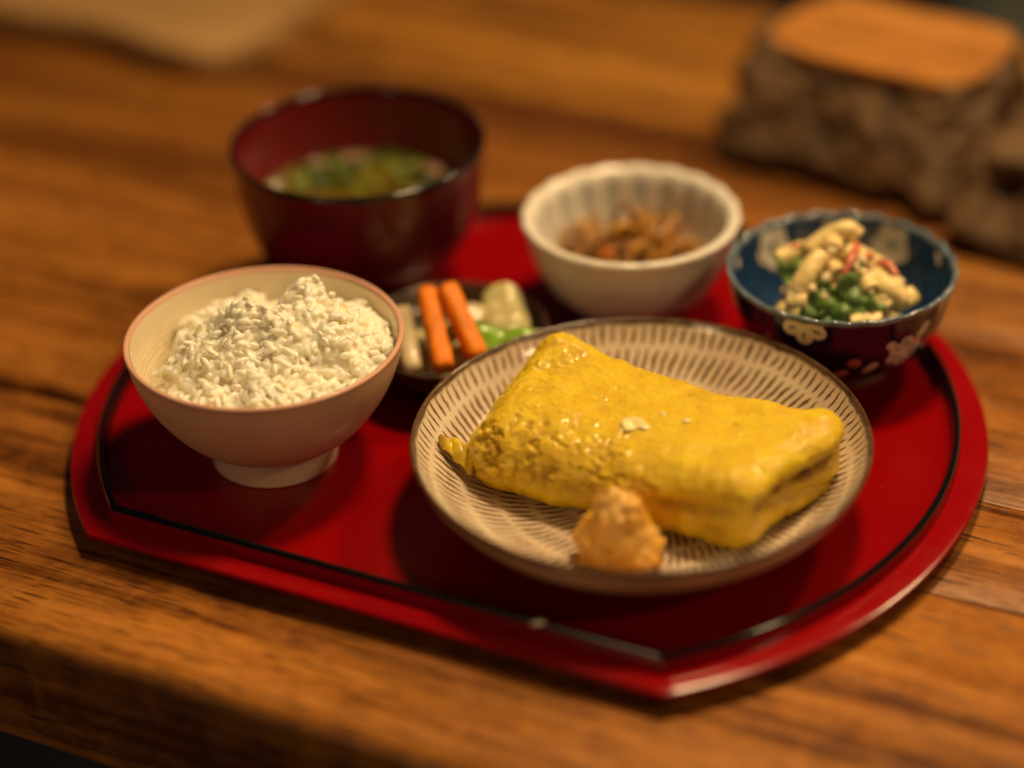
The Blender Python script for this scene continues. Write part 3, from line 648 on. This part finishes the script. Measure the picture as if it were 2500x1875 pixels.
# ------------------------------------------------------------------ pickle dish with pickles
PB = (-0.0410, 0.0140, TF)
brown = simple('dark brown glaze', (0.060, 0.032, 0.018), 0.25, 0.35, 90, coat=0.25)
pdish = thing('pickle_dish', 'small dark brown dish of pickled vegetables between the bowls and the plate', 'dish', PB)
obj('dish_wall', *lathe(spline([(0.0005, 0.0070), (0.0220, 0.0078), (0.0330, 0.0140), (0.0390, 0.0232), (0.0398, 0.0246), (0.0408, 0.0252), (0.0414, 0.0246), (0.0404, 0.0222), (0.0345, 0.0120), (0.0240, 0.0050), (0.0225, 0.0045)], 60), 120), brown, pdish)
obj('foot', *lathe([(0.0236, 0.0056), (0.0232, 0.0), (0.0216, 0.0), (0.0212, 0.0050)], 90), brown, pdish, True, 50)
car_m = simple('pickled carrot', (0.84, 0.225, 0.002), 0.50, 0.16, 120, 0.4, 300, 0.0008, sss=0.15, srad=(0.002, 0.0006, 0.0002), spec=0.25)
cab_m = simple('pickled white cabbage', (0.56, 0.50, 0.24), 0.25, 0.25, 120, 0.3, 300, 0.0008, sss=0.35, srad=(0.003, 0.003, 0.001), coat=0.25)
grn_m = simple('pickled green cucumber', (0.22, 0.40, 0.03), 0.25, 0.4, 110, 0.3, 300, 0.0008, sss=0.2, srad=(0.002, 0.003, 0.0005), coat=0.3)
dai_m = simple('pickled daikon', (0.64, 0.53, 0.32), 0.25, 0.12, 110, 0.2, 300, 0.0006, sss=0.4, coat=0.25)
def stick(name, p0, p1, w, h, mat, label, cat, group=None, bend=0.0):
    p0, p1 = np.array(p0), np.array(p1); L = np.linalg.norm(p1-p0); d = (p1-p0)/L; sd = np.cross(d, [0, 0, 1]); sd /= np.linalg.norm(sd); u_ = np.cross(sd, d)
    P, F, N = boxgrid(L/2, w/2, h/2, 34, 12, 12, 0.0032); P = P+N*(0.0003*fbm(P, 160, 2, int(L*1e5)))[:, None]
    P[:, 2] += bend*(1-(P[:, 0]/(L/2))**2); c = (p0+p1)/2; base = np.array([c[0], c[1], min(p0[2], p1[2])])
    Q = c+P[:, :1]*d+P[:, 1:2]*sd+P[:, 2:3]*u_
    o = obj(name, Q-base, F, mat); o.location = base; return tag(o, label, cat, group)
stick('carrot_stick', (-0.0292, -0.0185, 0.0350), (-0.0548, 0.0150, 0.0515), 0.0092, 0.0085, car_m, 'left orange pickled carrot stick, nearer the rice bowl', 'carrot', 'pickled carrot sticks')
stick('carrot_stick', (-0.0200, -0.0045, 0.0350), (-0.0460, 0.0170, 0.0545), 0.0092, 0.0085, car_m, 'right orange pickled carrot stick, nearer the omelette plate', 'carrot', 'pickled carrot sticks')
stick('daikon_stick', (-0.0440, -0.0195, 0.0310), (-0.0650, 0.0110, 0.0420), 0.0085, 0.0060, dai_m, 'pale pickled radish stick lying right beside the left carrot stick', 'radish', 'pickled radish sticks', 0.002)
stick('daikon_stick', (-0.0540, -0.0150, 0.0300), (-0.0710, 0.0060, 0.0370), 0.0080, 0.0060, dai_m, 'pale pickled radish stick peeking out closest to the rice bowl rim', 'radish', 'pickled radish sticks', 0.002)
def chunk(name, c, L, W_, ang, tilt, curl, th, mat, label, cat, seed, group=None):
    def fn(u, v_):
        px = u*L*(1-0.12*v_*v_); py = v_*W_*(1-0.25*u*u); pz = curl*(v_*v_)*W_+0.0012*np.sin(px*330+seed)+0.0008*np.sin(py*500+seed*2)
        q = np.stack([px, py, pz], 1); ct, st = math.cos(tilt), math.sin(tilt); q = np.stack([q[:, 0]*ct+q[:, 2]*st, q[:, 1], -q[:, 0]*st+q[:, 2]*ct], 1)
        ca, sa = math.cos(ang), math.sin(ang); return np.stack([q[:, 0]*ca-q[:, 1]*sa, q[:, 0]*sa+q[:, 1]*ca, q[:, 2]], 1)
    o = obj(name, *grid_sheet(fn, 22, 18, th), mat); o.location = c; return tag(o, label, cat, group)
chunk('cabbage_piece', (-0.0390, 0.0250, 0.0385), 0.0110, 0.0075, 0.9, 0.3, -0.25, 0.0036, dai_m, 'cream cabbage core piece just behind the right carrot stick', 'cabbage', 1)
chunk('cabbage_piece', (-0.0225, 0.0275, 0.0390), 0.0185, 0.0095, 2.15, -0.25, -0.45, 0.0026, cab_m, 'pale translucent cabbage leaf at the back right of the pickle dish', 'cabbage', 2)
chunk('cabbage_piece', (-0.0110, 0.0190, 0.0375), 0.0130, 0.0085, 0.3, 0.15, -0.4, 0.0022, cab_m, 'pale green cabbage scrap at the right end of the pickle dish', 'cabbage', 3)
chunk('cucumber_slice', (-0.0185, 0.0115, 0.0400), 0.0150, 0.0100, 0.35, 0.10, -0.50, 0.0030, grn_m, 'glossy bright green cucumber slice beside the right carrot stick', 'cucumber', 4)
chunk('cucumber_slice', (-0.0200, 0.0080, 0.0335), 0.0110, 0.0080, 0.6, 0.0, -0.3, 0.0040, grn_m, 'darker green cucumber slice tucked under the bright one near the plate', 'cucumber', 5)
chunk('cabbage_piece', (-0.0420, 0.0100, 0.0260), 0.0240, 0.0180, 0.8, 0.0, -0.1, 0.0080, cab_m, 'pickled cabbage lying lowest in the dish underneath the carrot sticks', 'cabbage', 6)

# ------------------------------------------------------------------ plate
PL = (0.0716, -0.0451, TF)
plate = thing('striped_plate', 'round cream plate with carved brown dashes and brown rim holding the omelette', 'plate', PL)
t = NT('cream glaze with chatter marks'); v = t.coord(); sx = t.n('ShaderNodeSeparateXYZ'); t.l(v, sx.inputs[0])
th = t.math('ARCTAN2', sx.outputs[1], sx.outputs[0])
rr = t.math('SQRT', t.math('ADD', t.math('MULTIPLY', sx.outputs[0], sx.outputs[0]), t.math('MULTIPLY', sx.outputs[1], sx.outputs[1])))
jit = t.math('SUBTRACT', t.noise(v, 130, 3), 0.5); jit2 = t.math('SUBTRACT', t.noise(v, 420, 2), 0.5); wide = t.noise(v, 25, 2)
mask = None
for (r0, r1, N_, ph, sl, w0) in [(0.0835, 0.0888, 126, 0.1, 60, 0.15), (0.0712, 0.0826, 122, 0.5, 80, 0.19), (0.0585, 0.0700, 116, 0.2, 90, 0.19), (0.0462, 0.0572, 98, 0.7, 90, 0.20), (0.0330, 0.0450, 78, 0.3, 80, 0.20), (0.0200, 0.0315, 52, 0.0, 60, 0.2)]:
    q = t.math('DIVIDE', t.math('SUBTRACT', t.math('ADD', rr, t.math('MULTIPLY', jit, 0.004)), r0), r1-r0)     # 0..1 along the stroke
    ph_ = t.math('ADD', t.math('MULTIPLY', th, N_/(2*math.pi)), t.math('ADD', t.math('MULTIPLY', rr, sl), t.math('MULTIPLY', jit, 0.75)))
    d = t.math('ABSOLUTE', t.math('SUBTRACT', t.math('FRACT', t.math('ADD', ph_, ph)), 0.5))
    taper = t.math('MULTIPLY', t.math('MULTIPLY', q, t.math('SUBTRACT', 1.0, q)), 4.0, clamp=True)
    wdt = t.math('MULTIPLY', t.math('ADD', t.math('POWER', taper, 0.6), t.math('MULTIPLY', jit2, 0.5)), t.math('MULTIPLY', t.math('ADD', wide, 0.45), w0*1.18))
    s = t.maprange(t.math('SUBTRACT', wdt, d), -0.03, 0.06)
    s = t.math('MULTIPLY', s, t.math('GREATER_THAN', taper, 0.001))
    mask = s if mask is None else t.math('MAXIMUM', mask, s)
base = t.ramp(t.noise(v, 28, 4), [(0.32, (0.68, 0.51, 0.37)), (0.55, (0.72, 0.61, 0.45)), (0.7, (0.76, 0.68, 0.50))])
mk = t.ramp(t.noise(v, 30, 2), [(0.35, (0.095, 0.064, 0.027)), (0.65, (0.21, 0.075, 0.032))])
col = t.mix(mask, base, mk)
edge = t.math('ADD', rr, t.math('MULTIPLY', jit, 0.0018)); col = t.mix(t.maprange(edge, 0.0884, 0.0892), col, (0.085, 0.045, 0.020)); t.l(col, t.b.inputs['Base Color'])
t.l(t.maprange(t.noise(v, 300, 3), 0.3, 0.7, 0.14, 0.30), t.b.inputs['Roughness']); t.set(Coat_Weight=0.3, Coat_Roughness=0.08)
t.bump(t.math('ADD', t.math('MULTIPLY', mask, -1.0), t.math('MULTIPLY', t.noise(v, 260, 3), 0.35)), 0.5, 0.0006); pm = t.m
rimg = NT('brown rim glaze'); v = rimg.coord()
rimg.l(rimg.ramp(rimg.noise(v, 160, 4), [(0.3, (0.055, 0.030, 0.014)), (0.7, (0.16, 0.085, 0.038))]), rimg.b.inputs['Base Color']); rimg.set(Roughness=0.14, Coat_Weight=0.6, Coat_Roughness=0.05); rimg.bump(rimg.noise(v, 700, 3), 0.5, 0.0006)
obj('inner_face', *lathe(spline([(0.0893, 0.0338), (0.0872, 0.0300), (0.0830, 0.0250), (0.0740, 0.0175), (0.0620, 0.0125), (0.0450, 0.0103), (0.0200, 0.0098), (0.0003, 0.0097)], 70), 200), pm, plate)
obj('rim', *lathe(spline([(0.0892, 0.0336), (0.0898, 0.0346), (0.0905, 0.0350), (0.0912, 0.0346), (0.0914, 0.0336), (0.0906, 0.0318)], 24), 200), rimg.m, plate)
plate_out = simple('outer plate glaze', (0.62, 0.47, 0.32), 0.28, 0.22, 40, 0.3, 260, 0.0004, coat=0.3)
obj('outer_face', *lathe(spline([(0.0908, 0.0322), (0.0885, 0.0270), (0.0820, 0.0185), (0.0700, 0.0098), (0.0560, 0.0058), (0.0505, 0.0050)], 44), 200), plate_out, plate)
obj('foot', *lathe([(0.0515, 0.0056), (0.0508, 0.0), (0.0485, 0.0), (0.0478, 0.0055), (0.0003, 0.0058)], 120), clay, plate, True, 50)

# ------------------------------------------------------------------ omelette
hx, hy, hz = 0.0680, 0.0385, 0.0165
P, F, N = boxgrid(hx, hy, hz, 250, 150, 62, 0.0125)
x, y, z = P[:, 0].copy(), P[:, 1].copy(), P[:, 2].copy()
top = sstep(-0.004, 0.010, z)
Q = P.copy()
# the roll: edges, sag along the back, raised back left corner, front sloping, flared right end
Q[:, 2] += top*(-0.0008*np.exp(-((x-0.006)/0.028)**2)*sstep(-0.005, 0.036, y) + 0.0085*np.exp(-((x+0.057)**2+(y-0.033)**2)/(2*0.012**2)))
Q[:, 2] += top*(-0.0040*sstep(-0.010, -0.036, y)*sstep(0.065, -0.02, x) + 0.0015*np.exp(-((x-0.05)/0.02)**2) + 0.0020*sstep(0.02, 0.065, x)*sstep(0.0, 0.036, y))
Q[:, 1] -= 0.0095*sstep(-0.040, 0.066, x)*sstep(-0.015, 0.036, y)
Q[:, 0] -= 0.0085*sstep(0.015, 0.062, x)*sstep(0.020, -0.036, y)
Q[:, 1] -= 0.0030*sstep(-0.03, -0.065, x)*sstep(0.01, 0.038, y)*0
Q[:, 0] += 0.0035*np.sin(y*70)*sstep(0.03, 0.06, x) - 0.0030*sstep(0.0, 0.035, y)*sstep(-0.03, -0.06, x)*(-1)
n1 = fbm(P, 60, 3, 11); n2 = fbm(P, 210, 3, 23); n3 = fbm(P, 620, 2, 37)
crag = sstep(-0.012, -0.030, y)*sstep(0.035, -0.02, x)*sstep(-0.012, 0.004, z)+0.5*sstep(-0.035, -0.055, x)
rid = np.maximum(0, 0.55-np.abs(fbm(P, 150, 3, 51)))
disp = 0.0010*n1+0.00034*n2+0.00022*n3 - crag*0.0030*rid*sstep(-0.1, 0.5, n2+0.3)
# open fold across the right end, crease on the front right, dimples
end = sstep(0.046, 0.061, x)
zc = 0.0048+0.06*(y+0.01)*0.2
slit = end*np.exp(-((z-zc)/0.0026)**2)*(0.75+0.5*np.clip(fbm(P, 120, 2, 61), -0.8, 0.8))*sstep(0.034, 0.020, y)*sstep(-0.036, -0.026, y)
slit2 = end*np.exp(-((z+0.004+0.15*(y-0.01))/0.0026)**2)*sstep(-0.034, -0.01, y)*sstep(0.036, 0.028, y)*0.45
crease = sstep(-0.026, -0.037, y)*np.exp(-((z-0.0040-0.05*(x-0.03))/0.0030)**2)*sstep(0.004, 0.022, x)*sstep(0.062, 0.050, x)
dim = sstep(-0.024, -0.036, y)*np.exp(-((x-0.047)**2/(0.008**2)+(z+0.006)**2/(0.0045**2)))
lip = end*np.exp(-((z-0.0115)/0.004)**2)
disp = disp - 0.0080*slit - 0.0050*slit2 - 0.0030*crease - 0.0018*dim + 0.0026*lip
Q = Q+N*disp[:, None]
Q[:, 2] = np.maximum(Q[:, 2], -hz-0.0006+np.maximum(0, np.hypot(Q[:, 0]+0.078-0.0716, Q[:, 1]-0.0375+0.0451-0.0)-0.055)*0.0)
OC = np.array([0.0755, -0.0390, 0.0198])
Wp = Q+np.array([OC[0], OC[1], OC[2]+hz])
rr = np.hypot(Wp[:, 0]-PL[0], Wp[:, 1]-PL[1]); pz = PL[2]+np.interp(rr, [0, 0.045, 0.062, 0.074, 0.083, 0.0872, 0.0893], [0.0097, 0.0103, 0.0125, 0.0175, 0.0250, 0.0300, 0.0338])+0.0003
bot = np.maximum(Wp[:, 2], pz); Wp[:, 2] = bot
egg = NT('omelette egg'); v = egg.coord(); at = egg.n('ShaderNodeAttribute', attribute_name='brown')
c1 = egg.ramp(egg.noise(v, 95, 5, 0.6), [(0.30, (0.80, 0.50, 0.003)), (0.50, (0.92, 0.635, 0.004)), (0.70, (0.96, 0.71, 0.012))])
blot = egg.maprange(egg.noise(v, 48, 5, 0.68, 0.4), 0.50, 0.70, 0, 0.55); c1 = egg.mix(blot, c1, (0.64, 0.34, 0.006))
c1 = egg.mix(at.outputs['Fac'], c1, (0.26, 0.075, 0.008)); egg.l(c1, egg.b.inputs['Base Color'])
egg.l(egg.maprange(egg.noise(v, 160, 4), 0.3, 0.7, 0.15, 0.40), egg.b.inputs['Roughness'])
egg.set(Subsurface_Weight=0.22, Subsurface_Radius=(0.005, 0.0028, 0.0006), Subsurface_Scale=1.0, Coat_Weight=0.32, Coat_Roughness=0.06)
hb = egg.math('ADD', egg.math('MULTIPLY', egg.noise(v, 520, 4, 0.7), 0.35), egg.math('MULTIPLY', egg.noise(v, 1700, 4, 0.7), 0.75)); egg.bump(hb, 0.9, 0.0008)
ome = thing('rolled_omelette', 'thick yellow folded egg omelette lying across the striped plate', 'omelette', tuple(OC))
body = obj('omelette_body', Wp-OC, F, egg.m, ome)
attr(body, 'brown', np.clip(1.7*slit*(0.8+0.5*n2)+0.55*slit2+0.35*dim+0.25*crease+0.40*crag*np.clip(rid*1.8-0.2, 0, 1), 0, 1))
def fn(u, v_):          # browned corner of the egg sheet curling out of the left end
    q = (u+1)/2; w = 0.0092*(1-0.85*q); px = 0.0115-0.0180*q; py = -0.0672+v_*w; pz = 0.0290+0.0060*q+0.0052*(1-v_*v_)*(1-0.6*q)+0.0007*np.sin(px*900+v_*4)
    return np.stack([px, py, pz], 1)-OC
fp, ff = grid_sheet(fn, 26, 24, 0.0016); fp = fp+0.0004*np.stack([fbm(fp, 300, 2, 1), fbm(fp, 300, 2, 2), fbm(fp, 300, 2, 3)], 1)
fo = obj('corner_flap', fp, ff, egg.m, ome); attr(fo, 'brown', np.clip(0.15+0.5*sstep(0.2, 1.0, np.tile(np.tile(np.linspace(-1, 1, 26), 24), 2))+0.3*fbm(fp, 200, 2, 5), 0, 1))
wt = simple('set egg white', (0.98, 0.80, 0.34), 0.16, 0.1, 300, 0.4, 900, 0.0006, coat=0.3)
top_z = lambda X, Y: float(Wp[np.argmin((Wp[:, 0]-X)**2+(Wp[:, 1]-Y)**2-(Wp[:, 2] > 0.04)*1.0), 2])
re_ = np.random.default_rng(12)
for k, (X, Y, a, b, h) in enumerate([(0.0712, -0.0505, 0.0058, 0.0038, 0.0007), (0.0790, -0.0400, 0.0014, 0.0010, 0.0007), (0.0900, -0.0420, 0.0012, 0.0009, 0.0007), (0.1080, -0.0350, 0.0020, 0.0007, 0.0006)]):
    V = SV*np.array([a, b, h]); V = V+SV*np.array([1, 1, 0.5])*(a*0.45*fbm(V+k, 300, 3, k))[:, None]
    obj('egg_white_bit', V+np.array([X, Y, top_z(X, Y)+h*0.25])-OC, SF, wt, ome)

# ------------------------------------------------------------------ grated radish
SV2, SF2 = uvsphere(110, 80)
def metamound():
    d = SV2.copy(); base = np.array([0.0142, 0.0122, 0.0200]); V = d*base
    V[:, 2] = np.where(V[:, 2] < 0, V[:, 2]*0.75, V[:, 2]*(1.05))
    flare = 1+0.28*sstep(0.006, -0.010, V[:, 2]); V[:, :2] *= flare[:, None]*(1-0.10*sstep(0.0, 0.016, V[:, 2]))[:, None]
    a = V@np.array([0.893, 0.449, 0]); V[:, 2] += sstep(0.002, 0.012, V[:, 2])*(-0.0030*np.exp(-((a-0.0015)/0.0028)**2)+0.0012*np.exp(-((a+0.006)/0.004)**2))
    n = 0.0024*fbm(V, 90, 2, 8)+0.0005*fbm(V, 380, 2, 9)
    return V+d*n[:, None]
V = metamound(); V[:, 2] = np.maximum(V[:, 2], -0.0125)
shreds = [(V, SF2)]; rr_g = np.random.default_rng(5); nv_ = len(V)
for k in range(200):
    i = rr_g.integers(nv_//2 + nv_//5); p = V[i]; nn = SV2[i]
    d = rr_g.normal(size=3); d -= nn*d.dot(nn)*0.85; d /= np.linalg.norm(d); L = rr_g.uniform(0.0014, 0.0036); sv = np.linspace(-1, 1, 5)
    path = p+nn*rr_g.uniform(-0.0003, 0.0007)+sv[:, None]*d*L+(1-sv[:, None]**2)*rr_g.normal(size=3)*0.0007
    path[:, 2] = np.maximum(path[:, 2], -0.0118)
    shreds.append(sweep(path, rr_g.uniform(0.00045, 0.0009)*np.array([0.6, 1, 1, 1, 0.6]), 6))
V, SF2 = join(shreds)
rad = NT('grated radish with soy sauce'); v = rad.coord(); sx = rad.n('ShaderNodeSeparateXYZ'); rad.l(v, sx.inputs[0])
soak = rad.math('ADD', rad.math('MULTIPLY', rad.noise(v, 90, 4, 0.6), 1.1), rad.math('MULTIPLY', sx.outputs[2], -7.0))
rad.l(rad.ramp(soak, [(0.24, (0.86, 0.54, 0.16)), (0.42, (0.80, 0.42, 0.045)), (0.70, (0.62, 0.26, 0.010))]), rad.b.inputs['Base Color'])
rad.set(Roughness=0.26, Subsurface_Weight=0.5, Subsurface_Radius=(0.0034, 0.0022, 0.0008), Coat_Weight=0.15, Coat_Roughness=0.1); rad.bump(rad.noise(v, 500, 3, 0.6), 0.2, 0.0008)
ro_ = obj('grated_radish', V+np.array([0, 0, 0.0125]), SF2, rad.m)
fuse(ro_, 0.00042, rad.m, 7); ro_.location = (0.0845, -0.0965, 0.0206)
tag(ro_, 'small amber mound of grated radish soaked with soy sauce before the omelette', 'grated radish')

# ------------------------------------------------------------------ background: driftwood, board, cushion
bark = NT('weathered bark'); v = bark.coord()
bark.l(bark.ramp(bark.noise(v, 38, 6, 0.65, 0.6), [(0.30, (0.045, 0.020, 0.007)), (0.52, (0.110, 0.055, 0.018)), (0.78, (0.20, 0.105, 0.036))]), bark.b.inputs['Base Color']); bark.set(Roughness=0.75); bark.bump(bark.noise(v, 150, 5), 0.8, 0.004)
cut = wood('sawn orange wood', (0.22, 0.075, 0.012), (0.42, 0.165, 0.028), (0.52, 0.225, 0.045), 51.0, 0.5)
def log(name, label, cat, c, h, n, rad_, seed, amp, fr, hole=None):
    P, F, N = boxgrid(*h, *n, rad_); d = amp*fbm(P+seed, fr, 4, seed); d = d - amp*0.9*np.maximum(0, 0.3-np.abs(fbm(P+seed, fr*0.8, 2, seed+5)))
    d = d*sstep(h[2]*1.02, h[2]*0.80, P[:, 2]) + 0.004*sstep(0.6*h[2], -0.4*h[2], P[:, 2])
    if hole: d = d - hole[3]*np.exp(-(((P-np.array(hole[:3]))**2).sum(1))/(2*hole[4]**2))
    Q = P+N*d[:, None]; Q[:, 0] *= 1+0.10*sstep(0, -h[2], P[:, 2]); Q[:, 1] -= 0.018*sstep(0.9*h[2], -h[2], P[:, 2])*sstep(0.02, -0.02, P[:, 1]); Q[:, 2] = np.maximum(Q[:, 2], -h[2])
    r = thing(name, label, cat, c); obj('bark', Q+np.array([0, 0, h[2]]), F, bark.m, r); return r, h
lg, h = log('driftwood_block', 'blurred bark covered driftwood block with orange sawn top at the back', 'driftwood', (0.0560, 0.3260, 0.0006), (0.0670, 0.0480, 0.0290), (70, 50, 40), 0.016, 4, 0.009, 34)
def ctop(hx_, hy_, zz, name, parent, off=(0, 0), seed=0, th_=0.004):
    an = np.linspace(0, 2*math.pi, 72, endpoint=False)
    ex = np.sign(np.cos(an))*np.abs(np.cos(an))**0.45*hx_; ey = np.sign(np.sin(an))*np.abs(np.sin(an))**0.45*hy_
    w = 1+0.05*fbm(np.stack([np.cos(an)*2, np.sin(an)*2, 0*an+seed], 1), 1.0, 3, seed); ex, ey = ex*w+off[0], ey*w+off[1]
    V = np.vstack([np.column_stack([ex*0.99, ey*0.99, np.full(72, zz-th_)]), np.column_stack([ex, ey, np.full(72, zz-0.001)]), np.column_stack([ex*0.985, ey*0.985, np.full(72, zz)])])
    F = [(k*72+j, k*72+(j+1) % 72, (k+1)*72+(j+1) % 72, (k+1)*72+j) for k in range(2) for j in range(72)]+[tuple(2*72+j for j in range(72)), tuple(range(71, -1, -1))]
    return obj(name, V, F, cut, parent, True, 40)
ctop(0.0590, 0.0405, 0.0592, 'sawn_top', lg, (0.0, 0.002), 3); lg.rotation_euler = (0, 0, -0.16)
lk, h = log('driftwood_root', 'blurred knotted driftwood root with a dark hollow, right of the orange topped block', 'driftwood', (0.1640, 0.2640, 0.0006), (0.0440, 0.0280, 0.0220), (56, 40, 34), 0.014, 9, 0.008, 34, (-0.022, -0.030, 0.006, 0.022, 0.0075))
pale = wood('pale beige wood', (0.28, 0.150, 0.055), (0.38, 0.215, 0.080), (0.45, 0.265, 0.105), 71.0, 0.5)
an = np.linspace(0, 1, 40)
outl = spline([(-0.60, 0.300), (-0.488, 0.291), (-0.423, 0.296), (-0.375, 0.284), (-0.342, 0.281), (-0.328, 0.298), (-0.318, 0.332), (-0.319, 0.380), (-0.312, 0.430), (-0.33, 0.462), (-0.45, 0.466), (-0.60, 0.462)], 110)
outl = outl+np.array([0.012, -0.024]); n = len(outl); ctr = outl.mean(0)
V = np.vstack([np.column_stack([(outl-ctr)*s_+ctr, np.full(n, z_)]) for s_, z_ in ((0.975, 0.0006), (0.995, 0.004), (1.0, 0.012), (0.992, 0.0165), (0.975, 0.018))])
F = [(k*n+j, k*n+(j+1) % n, (k+1)*n+(j+1) % n, (k+1)*n+j) for k in range(4) for j in range(n)]+[tuple(4*n+j for j in range(n)), tuple(range(n-1, -1, -1))]
tag(obj('wooden_board', V, F, pale, None, True, 50), 'blurred pale beige wooden board lying in the far left corner', 'board')
P, F, N = boxgrid(0.26, 0.26, 0.04, 26, 26, 10, 0.035); P[:, 2] += 0.012*np.cos(P[:, 0]*6)*np.cos(P[:, 1]*6)*sstep(0, 0.03, P[:, 2]); P[:, 2] = np.maximum(P[:, 2], -0.04)
co = obj('floor_cushion', P+np.array([0, 0, 0.04]), F, simple('grey green cloth', (0.20, 0.22, 0.18), 0.85, 0.15, 60, 0.5, 900, 0.001)); co.location = (-0.10, 1.93, -0.7195)
tag(co, 'blurred grey green cushion beyond the table in the far right corner', 'cushion')
